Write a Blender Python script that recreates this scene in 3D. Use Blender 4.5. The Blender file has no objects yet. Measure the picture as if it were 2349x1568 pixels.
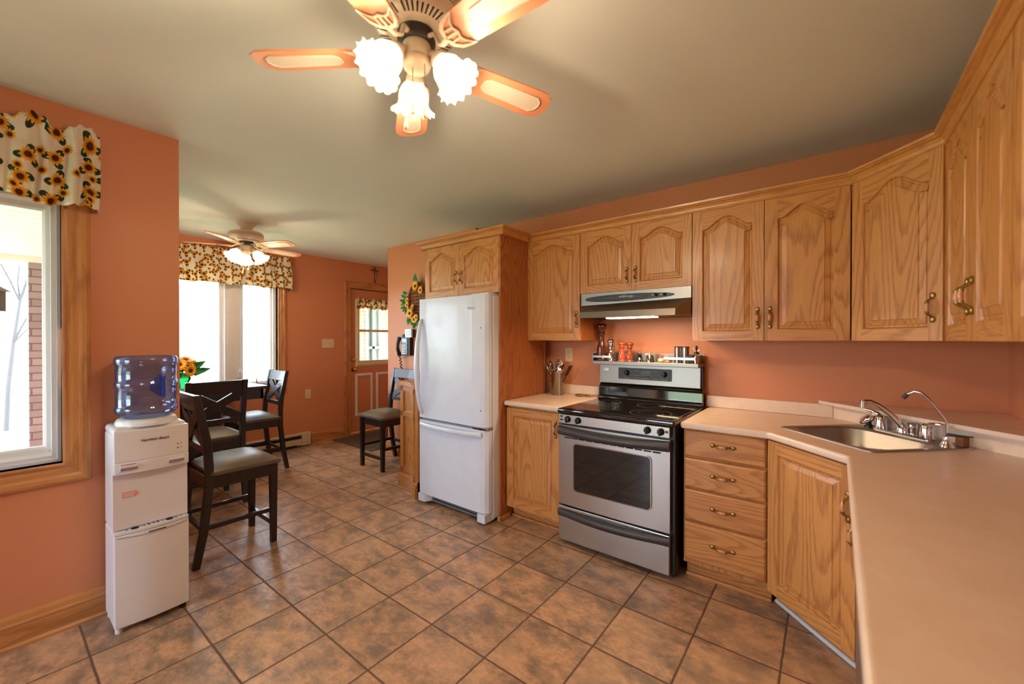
import bpy, math, random
from math import sin, cos, pi, radians as rad
from mathutils import Vector, Matrix, Euler, noise as mnoise

scene = bpy.context.scene
C = scene.collection
random.seed(7)
# ---------------------------------------------------------------- camera, world, exposure
cam_d = bpy.data.cameras.new('camera')
cam = bpy.data.objects.new('camera', cam_d)
C.objects.link(cam)
cam_d.sensor_fit = 'HORIZONTAL'
cam_d.sensor_width = 36.0
cam_d.lens = 36.0 * 937.0 / 2349.0
cam_d.clip_start = 0.02
cam_d.clip_end = 400
cam_d.dof.use_dof = True
cam_d.dof.focus_distance = 3.0
cam_d.dof.aperture_fstop = 1.8
cam.location = (0, 0, 1.372)
cam.rotation_euler = (pi / 2 - 0.0051, 0, 0.6656)
scene.camera = cam
scene.view_settings.view_transform = 'Standard'
scene.view_settings.look = 'None'
scene.view_settings.gamma = 1.0
scene.view_settings.use_curve_mapping = False
scene.view_settings.exposure = 0.72

world = bpy.data.worlds.new('world')
scene.world = world
world.use_nodes = True
wn = world.node_tree
wn.nodes['Background'].inputs[0].default_value = (0.78, 0.88, 1.0, 1)
wn.nodes['Background'].inputs[1].default_value = 11.0

def portal(name, loc, rot, sx, sz):
    l = bpy.data.lights.new(name, 'AREA')
    l.shape = 'RECTANGLE'; l.size = sx; l.size_y = sz
    l.cycles.is_portal = True
    o = bpy.data.objects.new(name, l); C.objects.link(o)
    o.location = loc; o.rotation_euler = rot
    return o
portal('portal_window_left', (-3.12, -0.40, 1.42), (0, -pi/2, 0), 1.3, 1.25)
portal('portal_added_window', (-2.18, -2.85, 1.2), (pi/2, 0, 0), 1.2, 1.9)
portal('portal_window_dining', (-5.66, 1.27, 1.38), (0, -pi/2, 0), 1.2, 1.9)
portal('portal_window_side', (-4.2, 0.40, 1.38), (pi/2, 0, 0), 1.3, 1.1)

def lamp(name, loc, power, color, radius):
    l = bpy.data.lights.new(name, 'POINT')
    l.energy = power; l.color = color; l.shadow_soft_size = radius
    o = bpy.data.objects.new(name, l); C.objects.link(o); o.location = loc
    return o

H = 2.485        # ceiling
XL, XD, XR = -2.87, -5.41, 0.68     # left wall, dining wall, right wall
YB, YP, YN = 3.08, 2.98, 0.648      # stove wall, phone wall, near dining wall
# ---------------------------------------------------------------- tags
def tag(o, label=None, cat=None, group=None, kind=None):
    if label: o['label'] = label
    if cat: o['category'] = cat
    if group: o['group'] = group
    if kind: o['kind'] = kind
    return o
def empty(name, loc=(0, 0, 0), rz=0.0, label=None, cat=None, group=None, kind=None):
    o = bpy.data.objects.new(name, None)
    o.empty_display_size = 0.1
    C.objects.link(o); o.location = loc; o.rotation_euler = (0, 0, rz)
    return tag(o, label, cat, group, kind)
def copy_tree(o, parent=None):
    c = o.copy(); C.objects.link(c); c.parent = parent
    for ch in [q for q in bpy.data.objects if q.parent == o]:
        copy_tree(ch, c)
    return c

# ---------------------------------------------------------------- materials
def srgb(r, g, b):
    def f(c):
        c /= 255.0
        return c / 12.92 if c <= 0.04045 else ((c + 0.055) / 1.055) ** 2.4
    return (f(r), f(g), f(b), 1)
class NT:
    def __init__(s, name):
        s.m = bpy.data.materials.new(name); s.m.use_nodes = True
        s.t = s.m.node_tree; s.b = s.t.nodes['Principled BSDF']; s.out = s.t.nodes['Material Output']
    def n(s, typ, **kw):
        nd = s.t.nodes.new(typ)
        for k, v in kw.items():
            if k.startswith('i_'):
                key = k[2:]
                key = int(key) if key.isdigit() else key.replace('_', ' ')
                s.set(nd.inputs[key], v)
            else: setattr(nd, k, v)
        return nd
    def set(s, inp, v):
        if hasattr(v, 'is_linked') or isinstance(v, bpy.types.NodeSocket): s.t.links.new(v, inp)
        else: inp.default_value = v
    def math(s, op, a, b=None, c=None, clamp=False):
        nd = s.t.nodes.new('ShaderNodeMath'); nd.operation = op; nd.use_clamp = clamp
        s.set(nd.inputs[0], a)
        if b is not None: s.set(nd.inputs[1], b)
        if c is not None: s.set(nd.inputs[2], c)
        return nd.outputs[0]
    def mix(s, f, a, b, mode='MIX'):
        nd = s.t.nodes.new('ShaderNodeMix'); nd.data_type = 'RGBA'; nd.blend_type = mode
        s.set(nd.inputs[0], f); s.set(nd.inputs[6], a); s.set(nd.inputs[7], b)
        return nd.outputs[2]
    def ramp(s, f, stops):
        nd = s.t.nodes.new('ShaderNodeValToRGB'); s.set(nd.inputs[0], f)
        e = nd.color_ramp.elements
        while len(e) < len(stops): e.new(0.5)
        for q, (p, c) in zip(e, stops):
            q.position = p; q.color = c if isinstance(c, tuple) else (c, c, c, 1)
        return nd.outputs[0]
    def noise(s, vec, scale, detail=2, rough=0.5):
        nd = s.n('ShaderNodeTexNoise'); s.set(nd.inputs['Vector'], vec)
        nd.inputs['Scale'].default_value = scale; nd.inputs['Detail'].default_value = detail
        nd.inputs['Roughness'].default_value = rough
        return nd.outputs[0]
    def bump(s, h, strength=0.2, dist=0.01):
        nd = s.n('ShaderNodeBump'); nd.inputs['Strength'].default_value = strength
        nd.inputs['Distance'].default_value = dist; s.set(nd.inputs['Height'], h)
        s.t.links.new(nd.outputs[0], s.b.inputs['Normal'])
    def P(s, **kw):
        for k, v in kw.items(): s.set(s.b.inputs[k.replace('_', ' ')], v)
        return s.m
def objco(t, scale=(1, 1, 1), rnd=True):
    tc = t.n('ShaderNodeTexCoord')
    mp = t.n('ShaderNodeMapping'); t.set(mp.inputs[0], tc.outputs['Object'])
    mp.inputs['Scale'].default_value = scale
    if rnd:
        oi = t.n('ShaderNodeObjectInfo')
        v = t.n('ShaderNodeCombineXYZ')
        t.set(v.inputs[0], t.math('MULTIPLY', oi.outputs['Random'], 37.0))
        t.set(v.inputs[1], t.math('MULTIPLY', oi.outputs['Random'], 91.0))
        t.set(v.inputs[2], t.math('MULTIPLY', oi.outputs['Random'], 53.0))
        t.set(mp.inputs['Location'], v.outputs[0])
    return mp.outputs[0]
def simple(name, col, rough=0.5, metal=0.0, spec=0.5, coat=0.0, **kw):
    t = NT(name)
    v = objco(t)
    n = t.noise(v, 9.0, 3)
    c2 = tuple(min(1, c * 1.06) for c in col[:3]) + (1,)
    c1 = tuple(c * 0.94 for c in col[:3]) + (1,)
    t.P(Base_Color=t.mix(n, c1, c2), Metallic=metal, Coat_Weight=coat, Specular_IOR_Level=spec)
    n2 = t.noise(v, 30.0, 2)
    t.P(Roughness=t.math('MULTIPLY_ADD', n2, 0.08, rough - 0.04))
    for k, q in kw.items(): t.P(**{k: q})
    return t.m
def painted(name, col, rough=0.55, bump=0.05):
    t = NT(name)
    v = objco(t, rnd=False)
    n = t.noise(v, 2.0, 3)
    c2 = tuple(min(1, c * 1.05) for c in col[:3]) + (1,); c1 = tuple(c * 0.95 for c in col[:3]) + (1,)
    t.P(Base_Color=t.mix(n, c1, c2), Roughness=rough)
    t.bump(t.noise(v, 220, 3), bump, 0.002)
    return t.m
def oak(name, axis, light, mid, dark, rough=0.36, freq=30.0, coat=0.25, rk=0.46):
    t = NT(name)
    sc = [1.0, 1.0, 1.0]; sc[axis] = 0.15
    v = objco(t, tuple(sc))
    field = t.noise(v, 3.4, 1.0, 0.35)
    fine = t.noise(v, 40.0, 2, 0.6)
    f = t.math('MULTIPLY_ADD', field, freq, t.math('MULTIPLY', fine, 0.8))
    fr = t.math('FRACT', f)
    ring = t.ramp(fr, [(0.0, 0.75), (0.10, 0.08), (0.62, 0.22), (0.90, 1.0), (1.0, 0.75)])
    sp = [1.0, 1.0, 1.0]; sp[axis] = 0.035
    v2 = objco(t, tuple(sp))
    pores = t.noise(v2, 260.0, 2, 0.7)
    pr = t.ramp(pores, [(0.42, 0.0), (0.62, 1.0)])
    base = t.mix(t.noise(v, 1.3, 2), light, mid)
    c = t.mix(t.math('MULTIPLY', ring, rk), base, dark)
    c = t.mix(t.math('MULTIPLY', t.math('MULTIPLY', pr, t.math('ADD', ring, 0.35)), 0.40, clamp=True), c, dark)
    t.P(Base_Color=c, Roughness=t.math('MULTIPLY_ADD', pr, 0.12, rough), Coat_Weight=coat, Coat_Roughness=0.22)
    t.bump(pr, 0.06, 0.001)
    return t.m
OL, OM, OD = srgb(215, 155, 88), srgb(203, 136, 71), srgb(146, 82, 36)
M = {}
M['oak_v'] = oak('oak_vertical_grain', 2, OL, OM, OD)
M['oak_h'] = oak('oak_horizontal_grain', 0, OL, OM, OD)
M['oak_side'] = oak('oak_veneer_side', 2, srgb(186, 112, 58), srgb(176, 102, 50), srgb(126, 66, 28), rough=0.4)
M['oak_y'] = oak('oak_depth_grain', 1, OL, OM, OD)
M['crown_x'] = oak('oak_crown_along_x', 0, OL, OM, OD, 0.3, 10, 0.4, 0.14)
M['crown_y'] = oak('oak_crown_along_y', 1, OL, OM, OD, 0.3, 10, 0.4, 0.14)
TL, TM, TD = srgb(206, 142, 82), srgb(192, 124, 66), srgb(138, 82, 40)
M['trim_x'] = oak('oak_trim_along_x', 0, TL, TM, TD, 0.3, 16, 0.5)
M['trim_y'] = oak('oak_trim_along_y', 1, TL, TM, TD, 0.3, 16, 0.5)
M['trim_z'] = oak('oak_trim_along_z', 2, TL, TM, TD, 0.3, 16, 0.5)
M['wall'] = painted('terracotta_wall_paint', srgb(206, 132, 92), 0.5, 0.06)
M['ceil'] = painted('ceiling_paint', srgb(228, 231, 226), 0.75, 0.05)
M['white'] = simple('white_plastic', srgb(226, 224, 230), 0.32, coat=0.2)
M['fridge'] = simple('white_enamel', srgb(220, 226, 240), 0.24, coat=0.12, spec=0.35)
M['vinyl'] = simple('white_vinyl', srgb(225, 224, 226), 0.38)
M['almond'] = simple('almond_plastic', srgb(222, 200, 160), 0.4)
M['heater'] = simple('almond_metal', srgb(206, 188, 156), 0.45)
M['black'] = simple('black_plastic', srgb(24, 22, 22), 0.3)
M['blackgloss'] = simple('black_glass', srgb(10, 10, 11), 0.06, coat=0.6)
M['charcoal'] = simple('dark_grey_plastic', srgb(58, 54, 52), 0.42)
M['dark'] = simple('dark_slot', srgb(14, 10, 8), 0.8)
M['grey'] = simple('grey_plastic', srgb(130, 132, 138), 0.4)
M['bluegrey'] = simple('blue_grey_plastic', srgb(86, 104, 140), 0.35)
M['chrome'] = simple('chrome', srgb(225, 225, 228), 0.07, 1.0)
M['dirtysteel'] = simple('polished_steel', srgb(160, 156, 150), 0.14, 1.0)
M['gold'] = simple('polished_brass', srgb(214, 172, 84), 0.2, 1.0)
M['brass'] = simple('antique_brass', srgb(166, 140, 84), 0.33, 1.0)
M['copper_metal'] = simple('aged_bronze', srgb(120, 76, 52), 0.4, 0.8)
M['grip'] = simple('handle_grip_wood', srgb(206, 140, 96), 0.3, coat=0.5)
M['red'] = simple('red_print', srgb(205, 60, 50), 0.5)
M['pinkprint'] = simple('faded_red_print', srgb(222, 150, 138), 0.5)
M['ink'] = simple('black_print', srgb(20, 20, 22), 0.5)
M['whiteprint'] = simple('white_print', srgb(235, 235, 235), 0.5)
M['silverprint'] = simple('silver_badge', srgb(150, 150, 158), 0.3, 0.6)
M['chain'] = simple('bead_chain', srgb(150, 110, 70), 0.35, 0.8)
M['knobwood'] = simple('pull_knob_wood', srgb(222, 160, 96), 0.35, coat=0.5)
M['blade'] = simple('fan_blade_terracotta', srgb(232, 156, 116), 0.4)
M['cream'] = simple('fan_cream_enamel', srgb(232, 216, 192), 0.34, coat=0.3)
M['walnutmill'] = simple('dark_brown_lacquered_wood', srgb(84, 34, 16), 0.18, coat=0.8)
M['redmill'] = simple('cherry_lacquered_wood', srgb(172, 74, 42), 0.2, coat=0.8)
M['brownmill'] = simple('brown_lacquered_wood', srgb(134, 58, 28), 0.2, coat=0.8)
M['ceramic'] = simple('painted_ceramic', srgb(228, 196, 160), 0.3, coat=0.5)
M['petal'] = simple('yellow_petal', srgb(250, 178, 30), 0.6)
M['petal_in'] = simple('orange_petal', srgb(222, 92, 16), 0.6)
M['seedhead'] = simple('brown_seed_head', srgb(70, 36, 16), 0.9)
M['leaf'] = simple('green_leaf', srgb(38, 118, 52), 0.5)
M['wicker'] = simple('brown_wicker', srgb(138, 84, 44), 0.7)
M['greenglass'] = simple('green_glass', srgb(20, 150, 70), 0.08, coat=0.5, Transmission_Weight=0.5)
M['mat'] = simple('brown_mat_pile', srgb(92, 76, 62), 0.95)
M['rope'] = simple('black_cord', srgb(24, 20, 20), 0.5)
M['bark'] = simple('grey_bark', srgb(74, 70, 74), 0.9)
M['lcd'] = simple('grey_green_lcd', srgb(170, 200, 195), 0.25)
M['darklcd'] = simple('dark_lcd', srgb(84, 92, 84), 0.15)

def stainless(name, axis, col=(0.50, 0.475, 0.455, 1), rough=0.28):
    t = NT(name)
    sc = [1.0, 1.0, 1.0]; sc[axis] = 0.01
    v = objco(t, tuple(sc))
    n = t.noise(v, 420, 2, 0.6)
    v2 = objco(t)
    big = t.noise(v2, 3.0, 2)
    t.P(Base_Color=col, Metallic=1.0, Roughness=t.math('ADD', t.math('MULTIPLY_ADD', n, 0.14, rough - 0.06), t.math('MULTIPLY', big, 0.05)))
    t.bump(n, 0.05, 0.0006)
    return t.m
M['steel'] = stainless('brushed_stainless', 0)
M['steel_dimmed'] = stainless('dimmed_stainless', 0, (0.28, 0.25, 0.22, 1), 0.32)  # same stainless as the stove front, colour darkened to tone down window reflections
M['steelsink'] = stainless('sink_stainless', 0, (0.42, 0.40, 0.38, 1), 0.38)

def espresso():
    t = NT('espresso_wood')
    v = objco(t, (1, 1, 0.1))
    n = t.noise(v, 30, 3, 0.6)
    t.P(Base_Color=t.mix(n, srgb(16, 12, 12), srgb(40, 30, 27)), Roughness=0.38, Coat_Weight=0.15)
    t.bump(n, 0.08, 0.001)
    return t.m
M['espresso'] = espresso()
def leather():
    t = NT('taupe_leatherette')
    v = objco(t)
    n = t.noise(v, 4, 3)
    t.P(Base_Color=t.mix(n, srgb(96, 84, 68), srgb(118, 102, 82)), Roughness=0.44)
    t.bump(t.noise(v, 260, 3), 0.12, 0.001)
    return t.m
M['leather'] = leather()
def laminate():
    t = NT('beige_laminate')
    v = objco(t, rnd=False)
    n = t.noise(v, 9, 5, 0.65); n2 = t.noise(v, 60, 3, 0.6)
    c = t.mix(t.ramp(n, [(0.3, 0.0), (0.7, 1.0)]), srgb(230, 200, 176), srgb(240, 216, 196))
    c = t.mix(t.math('MULTIPLY', n2, 0.35), c, srgb(214, 184, 156))
    t.P(Base_Color=c, Roughness=0.32)
    return t.m
M['laminate'] = laminate()
def floor_mat():
    t = NT('ceramic_tile_floor')
    tc = t.n('ShaderNodeTexCoord'); co = tc.outputs['Object']
    sep = t.n('ShaderNodeSeparateXYZ'); t.set(sep.inputs[0], co)
    u = t.math('DIVIDE', t.math('ADD', sep.outputs[0], 1.507 + 3.395), 0.3395)
    w = t.math('DIVIDE', t.math('ADD', sep.outputs[1], -1.319 + 3.465), 0.3465)
    # tiny rotation of the grid
    u = t.math('ADD', u, t.math('MULTIPLY', sep.outputs[1], 0.0247))
    w = t.math('SUBTRACT', w, t.math('MULTIPLY', sep.outputs[0], 0.0242))
    wob = t.math('MULTIPLY_ADD', t.noise(co, 18, 2), 0.012, -0.006)
    fu = t.math('FRACT', t.math('ADD', u, wob)); fw = t.math('FRACT', t.math('ADD', w, wob))
    du = t.math('MINIMUM', fu, t.math('SUBTRACT', 1.0, fu)); dw = t.math('MINIMUM', fw, t.math('SUBTRACT', 1.0, fw))
    d = t.math('MINIMUM', du, dw)
    grout = t.ramp(d, [(0.009, 1.0), (0.017, 0.0)])
    cell = t.n('ShaderNodeCombineXYZ'); t.set(cell.inputs[0], t.math('FLOOR', u)); t.set(cell.inputs[1], t.math('FLOOR', w))
    wh = t.n('ShaderNodeTexWhiteNoise'); t.set(wh.inputs[0], cell.outputs[0])
    off = t.n('ShaderNodeVectorMath', operation='SCALE'); t.set(off.inputs[0], wh.outputs['Color']); off.inputs['Scale'].default_value = 30
    add = t.n('ShaderNodeVectorMath', operation='ADD'); t.set(add.inputs[0], co); t.set(add.inputs[1], off.outputs[0])
    mp = t.n('ShaderNodeMapping'); t.set(mp.inputs[0], add.outputs[0]); mp.inputs['Scale'].default_value = (1, 1.5, 1)
    v = mp.outputs[0]
    n1 = t.noise(v, 8.0, 7, 0.68); n2 = t.noise(v, 34, 5, 0.65); n4 = t.noise(v, 130, 2, 0.6)
    m1 = t.ramp(n1, [(0.40, 0.0), (0.62, 1.0)])
    c = t.mix(m1, srgb(204, 158, 122), srgb(134, 112, 96))
    c = t.mix(t.math('MULTIPLY', t.ramp(n2, [(0.45, 0.0), (0.72, 1.0)]), 0.55), c, srgb(122, 98, 82))
    c = t.mix(t.math('MULTIPLY', t.ramp(n4, [(0.62, 0.0), (0.70, 1.0)]), 0.55), c, srgb(96, 80, 70))
    n3 = t.noise(v, 3.0, 2)
    c = t.mix(t.math('MULTIPLY', t.ramp(n3, [(0.5, 0.0), (0.7, 1.0)]), 0.5), c, srgb(214, 170, 130))
    c = t.mix(grout, c, srgb(104, 76, 58))
    t.P(Base_Color=c, Roughness=t.math('ADD', t.math('MULTIPLY_ADD', n2, 0.22, 0.26), t.math('MULTIPLY', grout, 0.4)))
    h = t.math('SUBTRACT', t.math('MULTIPLY', n2, 0.25), grout)
    t.bump(h, 0.35, 0.003)
    return t.m
M['floor'] = floor_mat()
def brick(name, a, b, mortar, sw=0.21, sh=0.067, vert='XZ'):
    t = NT(name)
    tc = t.n('ShaderNodeTexCoord')
    sep = t.n('ShaderNodeSeparateXYZ'); t.set(sep.inputs[0], tc.outputs['Object'])
    cb = t.n('ShaderNodeCombineXYZ'); t.set(cb.inputs[0], t.math('ADD', sep.outputs[0], sep.outputs[1])); t.set(cb.inputs[1], sep.outputs[2])
    br = t.n('ShaderNodeTexBrick'); t.set(br.inputs['Vector'], cb.outputs[0])
    br.inputs['Color1'].default_value = a; br.inputs['Color2'].default_value = b; br.inputs['Mortar'].default_value = mortar
    br.inputs['Scale'].default_value = 1; br.inputs['Mortar Size'].default_value = 0.006
    br.inputs['Brick Width'].default_value = sw; br.inputs['Row Height'].default_value = sh
    t.P(Base_Color=br.outputs[0], Roughness=0.9)
    t.bump(br.outputs[1], -0.5, 0.01)
    return t.m
M['brick'] = brick('brown_brick', srgb(128, 120, 130), srgb(146, 138, 148), srgb(92, 86, 94))
M['brickpale'] = brick('pale_brick', srgb(176, 148, 126), srgb(196, 172, 150), srgb(212, 204, 196))
def soffit():
    t = NT('white_soffit_boards')
    tc = t.n('ShaderNodeTexCoord')
    sep = t.n('ShaderNodeSeparateXYZ'); t.set(sep.inputs[0], tc.outputs['Object'])
    fr = t.math('FRACT', t.math('MULTIPLY', sep.outputs[0], 8.0))
    g = t.ramp(fr, [(0.0, 0.0), (0.08, 1.0), (0.92, 1.0), (1.0, 0.0)])
    t.P(Base_Color=t.mix(g, srgb(120, 130, 135), srgb(225, 230, 232)), Roughness=0.6)
    return t.m
M['soffit'] = soffit()
def lawn():
    t = NT('lawn_grass')
    v = objco(t, rnd=False)
    n = t.noise(v, 1.2, 5)
    t.P(Base_Color=t.mix(n, srgb(150, 165, 110), srgb(180, 188, 140)), Roughness=0.95)
    return t.m
M['lawn'] = lawn()
def weave(name, col, scale=110, hole=srgb(150, 110, 84)):
    t = NT(name)
    v = objco(t, rnd=False)
    sep = t.n('ShaderNodeSeparateXYZ'); t.set(sep.inputs[0], v)
    a = t.math('SINE', t.math('MULTIPLY', t.math('ADD', sep.outputs[0], sep.outputs[1]), scale * 3.6))
    b = t.math('SINE', t.math('MULTIPLY', t.math('SUBTRACT', sep.outputs[0], sep.outputs[1]), scale * 3.6))
    p = t.math('MULTIPLY', a, b)
    g = t.ramp(p, [(0.35, 0.0), (0.55, 1.0)])
    t.P(Base_Color=t.mix(g, col, hole), Roughness=0.6)
    t.bump(p, 0.2, 0.002)
    return t.m
M['cane'] = weave('cane_insert', srgb(240, 226, 206), 150)
def perforated():
    t = NT('perforated_cream_band')
    tc = t.n('ShaderNodeTexCoord'); sep = t.n('ShaderNodeSeparateXYZ'); t.set(sep.inputs[0], tc.outputs['Object'])
    ang = t.math('ARCTAN2', sep.outputs[1], sep.outputs[0])
    a = t.math('SINE', t.math('ADD', t.math('MULTIPLY', ang, 48), t.math('MULTIPLY', sep.outputs[2], 330)))
    b = t.math('SINE', t.math('SUBTRACT', t.math('MULTIPLY', ang, 48), t.math('MULTIPLY', sep.outputs[2], 330)))
    g = t.ramp(t.math('MULTIPLY', a, b), [(0.30, 0.0), (0.42, 1.0)])
    t.P(Base_Color=t.mix(g, srgb(226, 208, 186), srgb(46, 36, 34)), Roughness=0.4)
    return t.m
M['perf'] = perforated()
def sunflower_fabric(name, s=8.5):
    t = NT(name)
    uv = t.n('ShaderNodeUVMap'); uv.uv_map = 'UVMap'
    sc = t.n('ShaderNodeVectorMath', operation='SCALE'); t.set(sc.inputs[0], uv.outputs[0]); sc.inputs['Scale'].default_value = s
    col = srgb(242, 232, 216)
    def layer(col, offset, r0, leaves):
        ad = t.n('ShaderNodeVectorMath', operation='ADD'); t.set(ad.inputs[0], sc.outputs[0]); ad.inputs[1].default_value = offset
        vo = t.n('ShaderNodeTexVoronoi'); vo.voronoi_dimensions = '2D'; vo.inputs['Scale'].default_value = 1.0
        vo.inputs['Randomness'].default_value = 0.55
        t.set(vo.inputs['Vector'], ad.outputs[0])
        df = t.n('ShaderNodeVectorMath', operation='SUBTRACT'); t.set(df.inputs[0], ad.outputs[0]); t.set(df.inputs[1], vo.outputs['Position'])
        sp = t.n('ShaderNodeSeparateXYZ'); t.set(sp.inputs[0], df.outputs[0])
        cs = t.n('ShaderNodeSeparateXYZ'); t.set(cs.inputs[0], vo.outputs['Color'])
        r = vo.outputs['Distance']
        ang = t.math('ARCTAN2', sp.outputs[1], sp.outputs[0])
        ph = t.math('MULTIPLY', cs.outputs[0], 6.28)
        if leaves:
            lf = t.math('COSINE', t.math('MULTIPLY_ADD', ang, 3.0, ph))
            lr = t.math('MULTIPLY_ADD', lf, r0 * 0.62, r0 * 1.02)
            lm = t.math('LESS_THAN', r, lr)
            col = t.mix(lm, col, srgb(44, 66, 48))
        pet = t.math('MULTIPLY_ADD', t.math('SINE', t.math('MULTIPLY', ang, 11.0)), r0 * 0.16, r0 * 0.94)
        pm = t.math('LESS_THAN', r, pet)
        pc = t.ramp(t.math('DIVIDE', r, r0), [(0.35, srgb(176, 84, 20)), (0.6, srgb(232, 158, 40)), (0.9, srgb(246, 196, 70))])
        col = t.mix(pm, col, pc)
        bm = t.math('LESS_THAN', r, r0 * 0.42)
        col = t.mix(bm, col, srgb(84, 40, 20))
        return col
    col = layer(col, (0.0, 0.0, 0), 0.30, True)
    col = layer(col, (3.55, 7.42, 0), 0.20, False)
    t.P(Base_Color=col, Roughness=0.85)
    tr = t.n('ShaderNodeBsdfTranslucent'); t.set(tr.inputs[0], col)
    mx = t.n('ShaderNodeMixShader'); mx.inputs[0].default_value = 0.35
    t.t.links.new(t.b.outputs[0], mx.inputs[1]); t.t.links.new(tr.outputs[0], mx.inputs[2])
    t.t.links.new(mx.outputs[0], t.out.inputs[0])
    return t.m
M['fabric'] = sunflower_fabric('sunflower_print_fabric')
def pane_mat(name, tint=(0.96, 0.985, 1, 1)):
    t = NT(name)
    tr = t.n('ShaderNodeBsdfTransparent'); tr.inputs[0].default_value = tint
    gl = t.n('ShaderNodeBsdfGlossy'); gl.inputs['Roughness'].default_value = 0.02
    mx = t.n('ShaderNodeMixShader'); mx.inputs[0].default_value = 0.06
    t.t.links.new(tr.outputs[0], mx.inputs[1]); t.t.links.new(gl.outputs[0], mx.inputs[2])
    t.t.links.new(mx.outputs[0], t.out.inputs[0])
    return t.m
M['pane'] = pane_mat('window_glass')
def shade_mat(name, strength):
    t = NT(name)
    v = objco(t)
    em = t.n('ShaderNodeEmission'); em.inputs[0].default_value = (1.0, 0.80, 0.56, 1); em.inputs[1].default_value = strength
    tr = t.n('ShaderNodeBsdfTranslucent'); tr.inputs[0].default_value = (0.5, 0.47, 0.42, 1)
    a = t.n('ShaderNodeAddShader'); t.t.links.new(em.outputs[0], a.inputs[0])
    mx = t.n('ShaderNodeMixShader'); mx.inputs[0].default_value = 0.5
    t.P(Base_Color=(0.95, 0.93, 0.88, 1), Roughness=0.25)
    t.t.links.new(t.b.outputs[0], mx.inputs[1]); t.t.links.new(tr.outputs[0], mx.inputs[2])
    t.t.links.new(mx.outputs[0], a.inputs[1])
    t.t.links.new(a.outputs[0], t.out.inputs[0])
    return t.m
M['shade'] = shade_mat('lit_frosted_glass', 0.9)
def emit(name, col, s):
    t = NT(name); t.P(Base_Color=col, Emission_Color=col, Emission_Strength=s); return t.m
M['hoodlight'] = emit('lit_hood_lens', (1, 0.78, 0.5, 1), 9.0)
M['bulb'] = emit('lit_bulb', (1, 0.8, 0.55, 1), 6.0)
def bluejug():
    t = NT('blue_polycarbonate')
    lw = t.n('ShaderNodeLayerWeight'); lw.inputs[0].default_value = 0.35
    tr = t.n('ShaderNodeBsdfTransparent')
    t.set(tr.inputs[0], t.mix(lw.outputs['Facing'], (0.76, 0.82, 0.97, 1), (0.34, 0.44, 0.82, 1)))
    gl = t.n('ShaderNodeBsdfGlossy'); gl.inputs['Roughness'].default_value = 0.08; gl.inputs[0].default_value = (0.8, 0.88, 1, 1)
    df = t.n('ShaderNodeBsdfDiffuse'); df.inputs[0].default_value = (0.10, 0.17, 0.48, 1)
    m1 = t.n('ShaderNodeMixShader'); m1.inputs[0].default_value = 0.10
    t.t.links.new(tr.outputs[0], m1.inputs[1]); t.t.links.new(df.outputs[0], m1.inputs[2])
    m2 = t.n('ShaderNodeMixShader'); t.set(m2.inputs[0], t.math('MULTIPLY_ADD', lw.outputs['Fresnel'], 0.6, 0.04, clamp=True))
    t.t.links.new(m1.outputs[0], m2.inputs[1]); t.t.links.new(gl.outputs[0], m2.inputs[2])
    t.t.links.new(m2.outputs[0], t.out.inputs[0])
    return t.m
M['jug'] = bluejug()
M['jugblue'] = simple('deep_blue_plastic', srgb(22, 60, 160), 0.25, coat=0.4)
def cooktop():
    t = NT('black_ceramic_cooktop'); t.P(Base_Color=(0.006, 0.006, 0.008, 1), Roughness=0.07, Coat_Weight=0.4); return t.m
M['cooktop'] = cooktop()
M['burner'] = simple('burner_ring_print', srgb(140, 132, 120), 0.3)
M['ovenglass'] = simple('oven_glass', srgb(16, 17, 18), 0.05, coat=0.5)

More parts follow.
